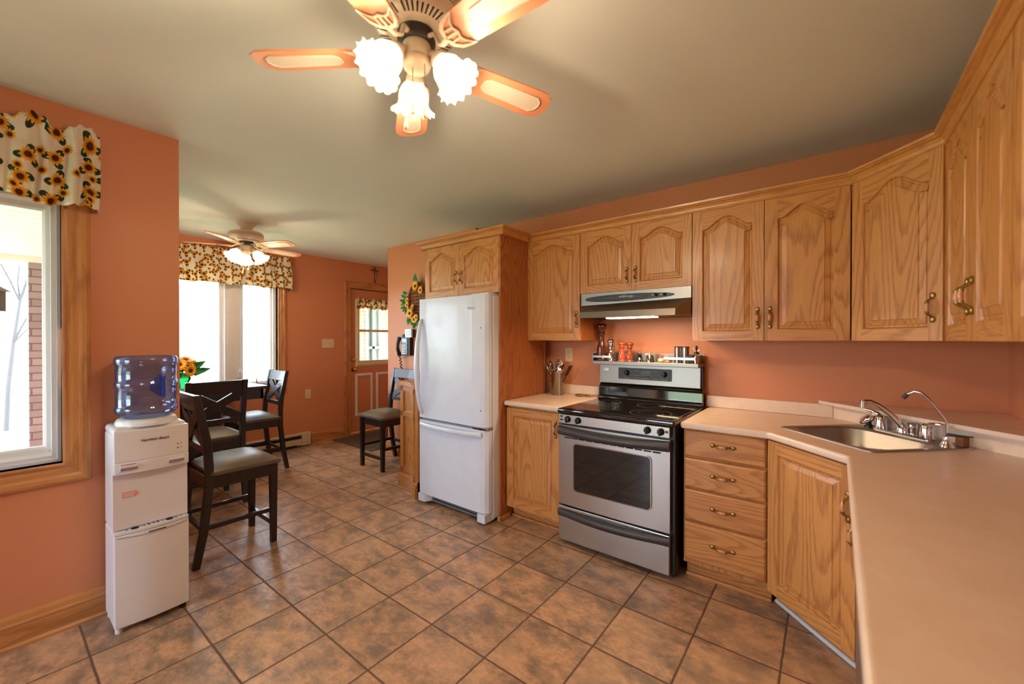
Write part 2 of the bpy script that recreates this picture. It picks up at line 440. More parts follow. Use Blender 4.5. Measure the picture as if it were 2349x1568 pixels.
# ---------------------------------------------------------------- mesh builder
class MB:
    def __init__(s):
        s.v, s.f, s.mi, s.sm, s.mats = [], [], [], [], []
        s.T = Matrix.Identity(4); s.uv = None
    def mat(s, m):
        if isinstance(m, str): m = M[m]
        if m not in s.mats: s.mats.append(m)
        return s.mats.index(m)
    def add(s, vs, fs, m, smooth=False):
        k = len(s.v); i = s.mat(m)
        s.v += [s.T @ Vector(p) for p in vs]
        for f in fs:
            s.f.append([k + q for q in f]); s.mi.append(i); s.sm.append(smooth)
        return k
    def box(s, x0, y0, z0, x1, y1, z1, m):
        vs = [(x0,y0,z0),(x1,y0,z0),(x1,y1,z0),(x0,y1,z0),(x0,y0,z1),(x1,y0,z1),(x1,y1,z1),(x0,y1,z1)]
        s.add(vs, [(0,3,2,1),(4,5,6,7),(0,1,5,4),(1,2,6,5),(2,3,7,6),(3,0,4,7)], m)
        return s
    def prism(s, poly, z0, z1, m, axis='z', smooth=False):
        # poly in the plane, extruded between z0 and z1 along axis
        def P(p, h):
            return {'z': (p[0], p[1], h), 'y': (p[0], h, p[1]), 'x': (h, p[0], p[1])}[axis]
        n = len(poly)
        vs = [P(p, z0) for p in poly] + [P(p, z1) for p in poly]
        s.add(vs, [tuple(range(n)), tuple(range(2*n-1, n-1, -1))], m)
        s.add(vs, [(i, (i+1) % n, n+(i+1) % n, n+i) for i in range(n)], m, smooth)
        return s
    def lathe(s, prof, m, seg=24, cx=0, cy=0, smooth=True, rfun=None, cap=True):
        vs, fs = [], []
        for (r, z) in prof:
            for k in range(seg):
                a = 2*pi*k/seg; rr, zz = (r, z) if rfun is None else rfun(r, z, a)
                vs.append((cx + rr*cos(a), cy + rr*sin(a), zz))
        for j in range(len(prof)-1):
            for k in range(seg):
                a, b = j*seg+k, j*seg+(k+1) % seg
                fs.append((a, b, b+seg, a+seg))
        s.add(vs, fs, m, smooth)
        if cap:
            n = len(prof)
            if prof[0][0] > 1e-5: s.add([vs[k] for k in range(seg)], [tuple(range(seg-1, -1, -1))], m)
            if prof[-1][0] > 1e-5: s.add([vs[(n-1)*seg+k] for k in range(seg)], [tuple(range(seg))], m)
        return s
    def tube(s, pts, r, m, seg=10, smooth=True, flat=None):
        pts = [Vector(p) for p in pts]
        rs = r if isinstance(r, (list, tuple)) else [r]*len(pts)
        vs, fs = [], []
        t0 = (pts[1]-pts[0]).normalized()
        up = Vector((0, 0, 1)) if abs(t0.z) < 0.9 else Vector((1, 0, 0))
        nrm = t0.cross(up).normalized()
        for i, p in enumerate(pts):
            t = (pts[min(i+1, len(pts)-1)] - pts[max(i-1, 0)]).normalized()
            nrm = (nrm - t*nrm.dot(t)).normalized(); b = t.cross(nrm)
            for k in range(seg):
                a = 2*pi*k/seg
                q = 1.0 if flat is None else flat
                vs.append(p + nrm*cos(a)*rs[i] + b*sin(a)*rs[i]*q)
        for j in range(len(pts)-1):
            for k in range(seg):
                a, b = j*seg+k, j*seg+(k+1) % seg
                fs.append((a, b, b+seg, a+seg))
        s.add(vs, fs, m, smooth)
        n = len(pts)
        s.add([vs[k] for k in range(seg)], [tuple(range(seg-1, -1, -1))], m)
        s.add([vs[(n-1)*seg+k] for k in range(seg)], [tuple(range(seg))], m)
        return s
    def ball(s, c, r, m, seg=14, rings=8, sx=1, sy=1, sz=1):
        vs, fs = [], []
        for j in range(rings+1):
            ph = pi*j/rings
            for k in range(seg):
                a = 2*pi*k/seg
                vs.append((c[0]+r*sx*sin(ph)*cos(a), c[1]+r*sy*sin(ph)*sin(a), c[2]+r*sz*cos(ph)))
        for j in range(rings):
            for k in range(seg):
                a, b = j*seg+k, j*seg+(k+1) % seg
                fs.append((a, a+seg, b+seg, b))
        s.add(vs, fs, m, True); return s
    def grid(s, fn, nu, nv, m, smooth=True, uvfn=None):
        vs = [fn(i/nu, j/nv) for j in range(nv+1) for i in range(nu+1)]
        fs = [(j*(nu+1)+i, j*(nu+1)+i+1, (j+1)*(nu+1)+i+1, (j+1)*(nu+1)+i) for j in range(nv) for i in range(nu)]
        k = s.add(vs, fs, m, smooth)
        if uvfn:
            if s.uv is None: s.uv = {}
            for j in range(nv+1):
                for i in range(nu+1): s.uv[k + j*(nu+1)+i] = uvfn(i/nu, j/nv)
        return s
    def loops(s, contours, m, closed=True, smooth=False, capmat=None, cap=True):
        # contours: list of lists of 3D points, same count
        n = len(contours[0]); vs = [p for c in contours for p in c]; fs = []
        for j in range(len(contours)-1):
            for k in range(n if closed else n-1):
                a, b = j*n+k, j*n+(k+1) % n
                fs.append((a, b, b+n, a+n))
        s.add(vs, fs, m, smooth)
        if cap: s.add(contours[-1], [tuple(range(n))], capmat or m)
        return s
    def obj(s, name, parent=None, bev=0, seg=2, loc=None, rot=None, solid=0, sub=0, label=None):
        me = bpy.data.meshes.new(name)
        me.from_pydata([tuple(p) for p in s.v], [], s.f)
        for m in s.mats: me.materials.append(m)
        me.polygons.foreach_set('material_index', s.mi)
        me.polygons.foreach_set('use_smooth', s.sm)
        if s.uv is not None:
            l = me.uv_layers.new(name='UVMap')
            for lp in me.loops:
                l.data[lp.index].uv = s.uv.get(lp.vertex_index, (0, 0))
        me.update()
        o = bpy.data.objects.new(name, me); C.objects.link(o)
        if loc: o.location = loc
        if rot: o.rotation_euler = rot
        if parent: o.parent = parent
        if solid:
            q = o.modifiers.new('thickness', 'SOLIDIFY'); q.thickness = solid; q.offset = 0
        if bev:
            q = o.modifiers.new('soft_edge', 'BEVEL'); q.width = bev; q.segments = seg; q.limit_method = 'ANGLE'; q.angle_limit = rad(40)
            q.harden_normals = False
        if sub:
            q = o.modifiers.new('smooth', 'SUBSURF'); q.levels = sub; q.render_levels = sub
        if label: o['label'] = label
        return o
def Tm(x=0, y=0, z=0, rz=0, rx=0, ry=0):
    return Matrix.Translation((x, y, z)) @ Euler((rx, ry, rz)).to_matrix().to_4x4()
def inset(poly, d):
    n = len(poly); out = []
    area = sum(poly[i][0]*poly[(i+1) % n][1] - poly[(i+1) % n][0]*poly[i][1] for i in range(n))
    sg = 1 if area > 0 else -1
    for i in range(n):
        p0, p1, p2 = Vector(poly[i-1]), Vector(poly[i]), Vector(poly[(i+1) % n])
        a = (p1-p0).normalized(); b = (p2-p1).normalized()
        na = Vector((-a.y, a.x))*sg; nb = Vector((-b.y, b.x))*sg
        m = na+nb
        m = m/max(0.35, m.dot(na)) if m.length > 1e-6 else na
        out.append((p1.x+m.x*d, p1.y+m.y*d))
    return out
def text_mesh(name, body, size, parent, loc, rot, mat, ext=0.0006, align='CENTER', sx=1.0, shear=0.0):
    cu = bpy.data.curves.new(name, 'FONT'); cu.body = body; cu.size = size; cu.extrude = ext
    cu.align_x = align; cu.align_y = 'CENTER'; cu.shear = shear
    t = bpy.data.objects.new(name+'_tmp', cu); C.objects.link(t)
    dg = bpy.context.evaluated_depsgraph_get()
    me = bpy.data.meshes.new_from_object(t.evaluated_get(dg))
    me.name = name
    bpy.data.objects.remove(t)
    me.materials.clear(); me.materials.append(M[mat])
    o = bpy.data.objects.new(name, me); C.objects.link(o)
    o.parent = parent; o.location = loc; o.rotation_euler = rot; o.scale = (sx, 1, 1)
    return o
# ================================================================ THE SETTING
def wall(name, origin, rz, x0, x1, holes, thick=0.2, z0=0.0, z1=None, mat='wall'):
    z1 = H if z1 is None else z1
    b = MB()
    xs = sorted({x0, x1} | {q for h in holes for q in (h[0], h[2])}); zs = sorted({z0, z1} | {q for h in holes for q in (h[1], h[3])})
    for i in range(len(xs)-1):
        for j in range(len(zs)-1):
            cx, cz = (xs[i]+xs[i+1])/2, (zs[j]+zs[j+1])/2
            if any(h[0] < cx < h[2] and h[1] < cz < h[3] for h in holes): continue
            b.box(xs[i], 0, zs[j], xs[i+1], thick, zs[j+1], mat)
    o = b.obj(name, loc=(origin[0], origin[1], 0), rot=(0, 0, rz))
    return tag(o, kind='structure')
W1 = (-0.95, 0.79, 0.205, 2.06)         # window in the left wall: y0 z0 y1 z1
W2 = (0.85, 0.80, 2.19, 2.10)           # dining window
D1 = (3.155, 0.0, 4.03, 2.112)          # back door
W3 = (0.74, 0.84, 1.95, 1.98)           # side window (measured from the wall end)
wall('wall_left', (XL, 0), pi/2, -2.7, YN, [W1])
wall('wall_dining', (XD, 0), pi/2, 0.448, 4.4, [W2, D1])
wall('wall_side', (XL, YN), pi, 0.2, 2.54, [W3])
wall('wall_back', (0, YB), 0, -2.80, XR+0.2, [])
wall('wall_phone', (0, YP), 0, -4.26, -2.80, [])
wall('wall_hall', (-4.26, YP+0.2), -pi/2, -1.2, 0.0, [], 0.12)
wall('wall_end', (0, 4.4), 0, -5.61, -4.14, [])
wall('wall_right', (XR, YB), -pi/2, 0.0, 5.98, [])
wall('wall_front', (XR, -2.7), pi, 0.0, 3.55, [(2.30, 0.30, 3.43, 2.10)])
b = MB(); b.box(-5.61, -2.9, -0.12, 0.88, 4.6, 0.0, 'floor'); tag(b.obj('floor'), kind='structure')
b = MB(); b.box(-5.61, -2.9, H, 0.88, 4.6, H+0.12, 'ceil'); tag(b.obj('ceiling'), kind='structure')

BASE = [(0.0, 0.0), (0.026, 0.0), (0.026, 0.012), (0.017, 0.022), (0.015, 0.095), (0.018, 0.104), (0.013, 0.114), (0.010, 0.134), (0.004, 0.146), (0.0, 0.148)]
def baseboard(name, origin, rz, x0, x1):
    b = MB()
    b.prism([(-d, z) for d, z in BASE], x0, x1, 'trim_x', axis='x')
    return tag(b.obj(name, loc=(origin[0], origin[1], 0), rot=(0, 0, rz)), kind='structure')
baseboard('baseboard_left', (XL, 0), pi/2, -2.7, YN+0.026)
baseboard('baseboard_side', (XL, YN), pi, 0.0, 2.54)
baseboard('baseboard_dining', (XD, 0), pi/2, 2.60, 3.06)
baseboard('baseboard_phone', (0, YP), 0, -4.286, -3.3)
baseboard('baseboard_hall', (-4.26, YP+0.2), -pi/2, -1.2, 0.2)

CAS = [(0.0, 0.02), (0.0, -0.010), (0.008, -0.014), (0.020, -0.011), (0.034, -0.016), (0.052, -0.018), (0.064, -0.024), (0.080, -0.027), (0.092, -0.022), (0.095, -0.014), (0.095, 0.0)]
def rectframe(b, r, prof, mh, mv, open_bottom=False):
    # mitred frame around rect r=(x0,z0,x1,z1); prof = [(outward offset, y)]
    x0, z0, x1, z1 = r
    def c(o): return [(x0-o, z0 if open_bottom else z0-o), (x1+o, z0 if open_bottom else z0-o), (x1+o, z1+o), (x0-o, z1+o)]
    for s in range(4):
        if open_bottom and s == 0: continue
        vs = []
        for o, y in prof:
            p = c(o); a, e = p[s], p[(s+1) % 4]
            vs += [(a[0], y, a[1]), (e[0], y, e[1])]
        fs = [(2*k, 2*k+1, 2*k+3, 2*k+2) for k in range(len(prof)-1)]
        b.add(vs, fs, mh if s in (0, 2) else mv)
def window(name, origin, rz, r, mulls, panes, casing=True):
    e = empty(name, (origin[0], origin[1], 0), rz, kind='structure')
    x0, z0, x1, z1 = r
    if casing:
        b = MB(); rectframe(b, r, CAS, 'trim_x', 'trim_z')
        rectframe(b, r, [(0.0, 0.0), (0.0, 0.055)], 'trim_x', 'trim_z'); b.obj('casing', e)
    b = MB()
    rectframe(b, r, [(0.0, 0.05), (-0.012, 0.05), (-0.012, 0.062), (-0.030, 0.062), (-0.030, 0.15), (0, 0.2)], 'vinyl', 'vinyl')
    for a, c in mulls:
        b.box(a, 0.052, z0, c, 0.15, z1, 'vinyl'); m = (a+c)/2
        b.box(a+0.03, 0.044, z0, m-0.012, 0.052, z1, 'vinyl'); b.box(m+0.012, 0.046, z0, c-0.02, 0.052, z1, 'vinyl')
    b.obj('frame', e)
    for (a, c) in panes:
        s = MB(); q = (a+0.045, z0+0.075, c-0.045, z1-0.075)
        rectframe(s, q, [(0.0, 0.115), (0.0, 0.098), (0.010, 0.090), (0.032, 0.084), (0.045, 0.072), (0.045, 0.12)], 'vinyl', 'vinyl')
        so = s.obj('sash', e)
        g = MB(); g.box(q[0], 0.104, q[1], q[2], 0.109, q[3], 'pane'); g.obj('pane', so)
    return e
window('window_1', (XL, 0), pi/2, W1, [(-0.44, -0.32)], [(-0.94, -0.44), (-0.32, 0.195)])
w2 = window('window_2', (XD, 0), pi/2, W2, [(1.645, 1.80)], [(0.86, 1.645), (1.80, 2.18)])
b = MB()
b.box(1.772, 0.020, 0.93, 1.796, 0.046, 1.05, 'vinyl'); b.tube([(1.784, 0.02, 0.98), (1.784, 0.0, 1.0), (1.80, -0.005, 1.03)], 0.007, 'chrome')
b.obj('sash_lock', w2, bev=0.004)
b = MB(); b.box(2.04, 0.03, 0.80, 2.10, 0.048, 0.83, 'grey'); b.tube([(2.07, 0.03, 0.82), (2.05, 0.0, 0.84), (2.0, -0.01, 0.85), (1.955, -0.012, 0.852), (1.945, -0.012, 0.90), (1.955, -0.012, 0.915)], 0.006, 'charcoal')
b.obj('crank_handle', w2)
window('window_3', (XL, YN), pi, W3, [(0.98, 1.11)], [(0.75, 0.98), (1.11, 1.94)])

window('added_window_4', (XR, -2.7), pi, (2.30, 0.30, 3.43, 2.10), [], [(2.31, 3.42)])  # unseen window behind the camera, added and widened to brighten the kitchen
# back door
dr = empty('door_1', (XD, 0, 0), pi/2, kind='structure')
b = MB(); rectframe(b, D1, CAS, 'trim_x', 'trim_z', open_bottom=True)
rectframe(b, D1, [(0.0, 0.0), (0.0, 0.2)], 'trim_x', 'trim_z', open_bottom=True)
b.box(D1[0], -0.02, 0.0, D1[2], 0.18, 0.03, 'trim_x')
b.obj('casing', dr)
y0, y1 = D1[0]+0.004, D1[2]-0.004
gx0, gx1, gz0, gz1 = 3.285, 3.90, 1.02, 1.93
b = MB()
for q in ((y0, 0.035, gx0, 2.105), (gx1, 0.035, y1, 2.105), (gx0, 0.035, gx1, gz0), (gx0, gz1, gx1, 2.105)):
    b.box(q[0], 0.03, q[1], q[2], 0.072, q[3], 'wall')
dl = b.obj('door_panel', dr)
b = MB(); rectframe(b, (gx0+0.025, gz0+0.02, gx1-0.025, gz1-0.02), [(0, 0.06), (0, 0.012), (0.03, 0.008), (0.052, 0.02), (0.06, 0.03)], 'almond', 'almond')
b.box(gx0, 0.02, 1.49, gx1, 0.05, 1.525, 'almond'); b.box(gx0, 0.025, gz0, gx1, 0.05, gz0+0.05, 'almond')
b.obj('window_surround', dr)
b = MB(); b.box(gx0, 0.052, gz0, gx1, 0.057, gz1, 'pane'); b.obj('pane', dr)
for a in (3.255, 3.60):
    b = MB(); rectframe(b, (a+0.03, 0.30, a+0.245, 0.845), [(0, 0.03), (0.0, 0.022), (0.012, 0.018), (0.022, 0.020), (0.034, 0.024), (0.036, 0.03)], 'vinyl', 'vinyl')
    b.obj('panel_moulding', dr)
b = MB(); b.T = Tm(3.222, 0.03, 0.945, rx=pi/2); b.lathe([(0.032, 0), (0.032, 0.006), (0.014, 0.012), (0.012, 0.03), (0.024, 0.042), (0.029, 0.055), (0.024, 0.068), (0.0, 0.074)], 'gold', 20); b.obj('door_knob', dr)
b = MB(); b.T = Tm(3.222, 0.03, 1.085, rx=pi/2); b.lathe([(0.030, 0), (0.030, 0.01), (0.024, 0.018), (0.0, 0.018)], 'gold', 20); b.box(-0.004, -0.018, 0.018, 0.004, 0.018, 0.028, 'gold'); b.obj('deadbolt', dr)

# ---------------------------------------------------------------- outdoors
b = MB(); b.box(-70, -60, -0.42, 60, 60, -0.35, 'lawn'); tag(b.obj('lawn'), 'green lawn outside the windows', 'lawn', kind='structure')
b = MB(); b.box(-5.86, -3.2, 2.12, -3.07, 0.44, 2.2, 'soffit'); tag(b.obj('porch_soffit'), kind='structure')
b = MB(); b.box(-6.0, -3.2, 2.07, -5.66, 0.44, 2.34, 'vinyl'); tag(b.obj('porch_beam'), kind='structure')
b = MB(); b.box(-5.97, 0.205, -0.35, -5.68, 0.44, 2.07, 'brick'); tag(b.obj('porch_pillar'), 'brown brick porch pillar seen through the left kitchen window', 'pillar')
bw = empty('neighbouring_brick_wall', (-6.95, 4.5, 0), pi/2, 'pale brick wall with a white window seen through the back door glass', 'wall')
b = MB(); 
for q in ((-1.0, -0.35, -0.14, 2.6), (0.20, -0.35, 1.4, 2.6), (-0.14, -0.35, 0.20, 0.6)): b.box(q[0], 0, q[1], q[2], 0.2, q[3], 'brickpale')
b.obj('brick_face', bw)
b = MB(); rectframe(b, (-0.10, 0.64, 0.16, 2.5), [(0.04, -0.03), (0.0, -0.03), (0, 0.06)], 'vinyl', 'vinyl'); b.box(0.0, -0.02, 0.64, 0.05, 0.05, 2.5, 'grey'); b.box(-0.1, -0.02, 1.2, 0.16, 0.05, 1.25, 'grey')
b.obj('window_frame', bw)
b = MB(); b.box(-0.10, 0.06, 0.64, 0.16, 0.07, 2.5, 'lcd'); b.obj('window_pane', bw)

b = MB(); b.box(-7.15, 2.6, 2.36, -5.62, 6.6, 2.46, 'soffit'); b.box(-7.15, 6.4, -0.35, -5.62, 6.6, 2.36, 'brickpale'); tag(b.obj('sky_blocker_roof'), kind='structure')  # roof and end wall out of view, added to keep sky light off the brick
def tree(loc, h, seed, lean, label, group=None):
    rnd = random.Random(seed); b = MB()
    def br(p, d, L, r, lv):
        pts = [p]; q = p.copy(); dd = d.copy(); n = 5
        for k in range(n):
            dd = (dd + Vector((rnd.uniform(-1, 1), rnd.uniform(-1, 1), rnd.uniform(-0.5, 0.6)))*0.16).normalized()
            q = q + dd*(L/n); pts.append(q.copy())
            if lv < 4 and k >= 1:
                for _ in range(2 if lv < 3 else 1):
                    nd = (dd + Vector((rnd.uniform(-1, 1), rnd.uniform(-1, 1), rnd.uniform(-0.3, 0.7)))*0.95).normalized()
                    br(q.copy(), nd, L*rnd.uniform(0.42, 0.62), r*0.45, lv+1)
        b.tube(pts, [r*(1-0.13*i) for i in range(len(pts))], 'bark', seg=5 if lv < 2 else 3)
    br(Vector((0, 0, 0)), Vector(lean).normalized(), h, h*0.010, 0)
    o = b.obj('bare_tree', loc=loc); tag(o, label, 'tree', group); return o
tree((-12.3, 0.16, -0.36), 4.2, 3, (0, 0.02, 1), 'bare leafless tree beyond the porch, seen through the left kitchen window')
tree((-21.0, 7.75, -0.36), 1.9, 5, (0, 0.05, 1), 'distant bare tree low in the right pane of the dining window')
b = MB(); b.box(-0.05, -0.05, -0.13, 0.05, 0.05, 0.02, 'charcoal'); b.lathe([(0.085, 0.02), (0.0, 0.08)], 'charcoal', 8); b.tube([(0, 0, 0.08), (0, 0, 0.40)], 0.004, 'rope', 5)
tag(b.obj('porch_lantern', loc=(-5.0, 0.018, 1.72)), 'dark lantern hanging under the porch roof outside the left window', 'lantern')

# ================================================================ CABINETS
def handle(parent, x, z, horiz=False, y=-0.02, L=0.118):
    b = MB(); b.T = Tm(x, y, z) @ (Matrix.Rotation(pi/2, 4, 'Y') if horiz else Matrix.Identity(4))
    k = L/0.118
    for s in (1, -1):
        b.ball((0, -0.004, s*0.050*k), 0.0115, 'brass', 12, 8, 0.95, 0.55, 1.25)
        b.tube([(0, -0.005, s*0.043*k), (0, -0.013, s*0.034*k), (0, -0.023, s*0.028*k), (0, -0.027, s*0.020*k)], [0.0056, 0.005, 0.006, 0.0072], 'brass', 8)
        b.tube([(0, -0.027, s*0.021*k), (0, -0.028, s*0.0165*k)], 0.0088, 'brass', 10)
    b.tube([(0, -0.0275, -0.0165*k), (0, -0.0285, -0.008*k), (0, -0.029, 0), (0, -0.0285, 0.008*k), (0, -0.0275, 0.0165*k)], [0.0070, 0.0082, 0.0086, 0.0082, 0.0070], 'grip', 10)
    return b.obj('handle', parent)
def arch_pts(x0, x1, zt, rise, n=30):
    # right -> left along the top of the opening; zt = top of the arch
    out = []
    for i in range(n+1):
        u = i/n; x = x1 + (x0-x1)*u
        t = min(1, max(0, (u-0.06)/0.88)); bell = 0.5*(1-cos(2*pi*t))
        bell = bell**0.74
        out.append((x, zt - rise + rise*bell))
    return out
def oak_door(parent, x, z, w, h, rise=0.0, hd=None, st=0.056, top=None, name='door', hl=0.118):
    top = top if top is not None else (0.05 if rise else st)
    b = MB(); F = -0.021
    xa, xb, za, zb = x+st, x+w-st, z+st, z+h-top
    arch = arch_pts(xa, xb, zb, rise) if rise else [(xb, zb), (xa, zb)]
    # stiles, bottom rail
    b.add([(x, F, z), (xa, F, z), (xa, F, z+h), (x, F, z+h)], [(0, 1, 2, 3)], 'oak_v')
    b.add([(xb, F, z), (x+w, F, z), (x+w, F, z+h), (xb, F, z+h)], [(0, 1, 2, 3)], 'oak_v')
    b.add([(xa, F, z), (xb, F, z), (xb, F, za), (xa, F, za)], [(0, 1, 2, 3)], 'oak_h')
    vs = []; n = len(arch)
    for p in arch: vs += [(p[0], F, p[1]), (p[0], F, z+h)]
    b.add(vs, [(2*i+2, 2*i, 2*i+1, 2*i+3) for i in range(n-1)], 'oak_h')
    # edges
    c0 = [(x, z), (x+w, z), (x+w, z+h), (x, z+h)]
    b.loops([[(p[0], F+0.004, p[1]) for p in c0], [(p[0], 0, p[1]) for p in c0]], 'oak_v')
    ci = inset(c0, 0.0); b.loops([[(p[0], F, p[1]) for p in ci], [(p[0], F+0.004, p[1]) for p in c0]], 'oak_v', cap=False)
    # recess and raised panel
    op = [(xa, za), (xb, za)] + arch if not rise else [(xa, za), (xb, za)] + arch
    def ct(d, y): return [(p[0], y, p[1]) for p in (inset(op, d) if d else op)]
    b.loops([ct(0, F), ct(0.004, F+0.004), ct(0.006, F+0.011), ct(0.010, F+0.015)], 'oak_v', cap=False)
    b.loops([ct(0.010, F+0.015), ct(0.016, F+0.015), ct(0.019, F+0.011), ct(0.042, F+0.005), ct(0.044, F+0.001)], 'oak_v')
    o = b.obj(name, parent)
    if hd: handle(o, hd[0], hd[1], hd[2] if len(hd) > 2 else False, F, hl)
    return o
def drawer(parent, x, z, w, h, hd=True):
    b = MB(); F = -0.021
    c0 = [(x, z), (x+w, z), (x+w, z+h), (x, z+h)]
    def ct(d, y): return [(p[0], y, p[1]) for p in inset(c0, d)] if d else [(p[0], y, p[1]) for p in c0]
    b.loops([ct(0, 0), ct(0, F+0.010), ct(0.004, F+0.004), ct(0.011, F)], 'oak_h')
    o = b.obj('drawer', parent)
    if hd: handle(o, x+w/2, z+h/2+0.004, True, F)
    return o
UZ0, UZ1, UY = 1.368, 2.172, 2.751      # uppers: bottom, top, face-frame plane
G_UP = 'oak wall cabinets above the worktop'
def wall_cab(x0, x1, z0, z1, label, depth=0.325, loc=None, rz=0):
    w = x1-x0
    e = empty('wall_cabinet', loc or (x0, UY, 0), rz, label, 'cabinet')
    b = MB(); b.box(0, 0.001, z0, w, depth, z1, 'oak_side'); b.obj('carcass', e, bev=0.001)
    return e, w
gap = 0.0015
e, w = wall_cab(-1.986, -1.494, UZ0, UZ1, 'single-door oak wall cabinet between the fridge panel and the range hood')
oak_door(e, gap, UZ0, w-0.004, UZ1-UZ0, 0.06, (w-0.028, UZ0+0.16))
e, w = wall_cab(-1.492, -0.700, 1.715, UZ1, 'short oak wall cabinet with two doors directly above the range hood')
oak_door(e, gap, 1.715, w/2-0.003, UZ1-1.715, 0.055, (w/2-0.030, 1.715+0.11), hl=0.10)
oak_door(e, w/2+gap, 1.715, w/2-0.003, UZ1-1.715, 0.055, (w/2+0.030, 1.715+0.11), hl=0.10)
e, w = wall_cab(-0.698, 0.072, UZ0, UZ1, 'wide two-door oak wall cabinet right of the range hood')
oak_door(e, gap, UZ0, 0.385, UZ1-UZ0, 0.065, (0.385-0.028, UZ0+0.13))
oak_door(e, 0.390, UZ0, w-0.392, UZ1-UZ0, 0.065, (0.390+0.028, UZ0+0.13), st=0.062)
# diagonal corner cabinet
DA, DB = Vector((0.088, 2.744)), Vector((0.374, 2.42))
dw = (DB-DA).length; dang = math.atan2(DB.y-DA.y, DB.x-DA.x)
e = empty('corner_wall_cabinet', (DA.x, DA.y, 0), dang, 'diagonal oak wall cabinet in the corner above the sink', 'cabinet')
b = MB(); R2 = Matrix.Rotation(-dang, 2)
poly = [R2 @ (Vector(p)-DA) for p in ((DA.x, DA.y), (DB.x, DB.y), (0.677, 2.42), (0.677, 3.077), (0.088, 3.077))]
b.prism([tuple(p) for p in poly], UZ0, UZ1, 'oak_side'); b.obj('carcass', e)
oak_door(e, 0.006, UZ0, dw-0.012, UZ1-UZ0, 0.07, (dw-0.042, UZ0+0.14), st=0.055)
# right wall
RX = 0.382
e = empty('wall_cabinet', (RX, 2.418, 0), -pi/2, 'oak wall cabinet on the right wall next to the corner cabinet, its two handles meeting', 'cabinet')
b = MB(); b.box(0, 0.001, UZ0, 0.80, 0.295, UZ1, 'oak_side'); b.obj('carcass', e)
oak_door(e, 0.0015, UZ0, 0.402, UZ1-UZ0, 0.07, (0.402-0.026, UZ0+0.15), st=0.06)
oak_door(e, 0.407, UZ0, 0.39, UZ1-UZ0, 0.07, (0.407+0.026, UZ0+0.15), st=0.06)
e = empty('wall_cabinet', (RX, 1.614, 0), -pi/2, 'oak wall cabinet on the right wall cut off by the picture edge', 'cabinet')
b = MB(); b.box(0, 0.001, UZ0, 0.85, 0.295, UZ1, 'oak_side'); b.obj('carcass', e)
oak_door(e, 0.0015, UZ0, 0.42, UZ1-UZ0, 0.07, (0.42-0.026, UZ0+0.15), st=0.06)
oak_door(e, 0.426, UZ0, 0.42, UZ1-UZ0, 0.07, (0.426+0.026, UZ0+0.15), st=0.06)
# fridge enclosure: cabinet over the fridge with a tall side panel
FY = 2.396
e = empty('fridge_cabinet', (-2.862, FY, 0), 0, 'tall oak enclosure with a two-door cabinet over the white fridge', 'cabinet')
w = 0.869
b = MB(); b.box(0, 0.001, 1.735, w, 0.58, UZ1+0.0, 'oak_side'); b.obj('carcass', e)
b = MB(); b.box(w, -0.021, 0.0, w+0.018, 0.58, UZ1, 'oak_side'); b.obj('side_panel', e)
b = MB(); b.prism([(-0.021, 0), (-0.036, 0), (-0.034, 0.012), (-0.028, 0.034), (-0.021, 0.038)], w-0.004, w+0.034, 'oak_h', axis='x')
b.prism([(0, 0), (0.016, 0), (0.014, 0.012), (0.006, 0.036), (0, 0.038)], -0.021, 0.04, 'oak_y', axis='y')
bb = MB(); bb.box(w+0.018, -0.036, 0, w+0.034, 0.08, 0.036, 'oak_y'); bb.box(w-0.004, -0.036, 0, w+0.034, -0.021, 0.036, 'oak_h'); bb.obj('base_block', e, bev=0.006)
oak_door(e, 0.02, 1.735, 0.42, 0.43, 0.055, (0.42-0.010, 1.735+0.15), hl=0.10, st=0.052)
oak_door(e, 0.443, 1.735, 0.424, 0.43, 0.055, (0.443+0.030, 1.735+0.15), hl=0.10, st=0.052)
# crown moulding: profile swept along the cabinet fronts
def sweep(path, prof, m, name, closed=False):
    # path 2D points; prof [(outward, z)], outward = left-hand side negative normal (towards the room)
    b = MB(); P = [Vector(p) for p in path]; rows = []
    for i, p in enumerate(P):
        d0 = (P[i]-P[i-1]).normalized() if i else (P[1]-P[0]).normalized()
        d1 = (P[i+1]-P[i]).normalized() if i < len(P)-1 else d0
        n0 = Vector((d0.y, -d0.x)); n1 = Vector((d1.y, -d1.x)); mm = n0+n1; mm = mm/mm.dot(n0)
        rows.append([(p.x+mm.x*o, p.y+mm.y*o, z) for o, z in prof])
    n = len(prof); vs = [q for r in rows for q in r]
    for i in range(len(P)-1):
        d = P[i+1]-P[i]
        b.add([vs[i*n+k] for k in range(n)] + [vs[(i+1)*n+k] for k in range(n)], [(k, n+k, n+(k+1) % n, (k+1) % n) for k in range(n)], m if isinstance(m, str) else m(d))
    b.add(rows[0], [tuple(range(n-1, -1, -1))], 'oak_h'); b.add(rows[-1], [tuple(range(n))], 'oak_h')
    return b
CR = [(0.0, UZ1-0.004), (0.025, UZ1-0.004), (0.031, UZ1+0.000), (0.031, UZ1+0.007), (0.023, UZ1+0.011), (0.025, UZ1+0.020), (0.034, UZ1+0.033), (0.046, UZ1+0.038), (0.046, UZ1+0.042), (0.055, UZ1+0.045), (0.057, UZ1+0.056), (0.0, UZ1+0.056)]
dirm = lambda d: 'crown_x' if abs(d.x) > abs(d.y)*1.2 else 'crown_y'
b = sweep([(-1.972, UY), (0.085, UY), (RX, 2.42), (RX, 0.76)], CR, dirm, 'crown')
tag(b.obj('crown_moulding'), 'long oak crown moulding along the tops of the wall cabinets', 'moulding')
b = sweep([(-2.864, FY+0.30), (-2.864, FY-0.001), (-1.974, FY-0.001), (-1.974, UY-0.055)], CR, dirm, 'crown')
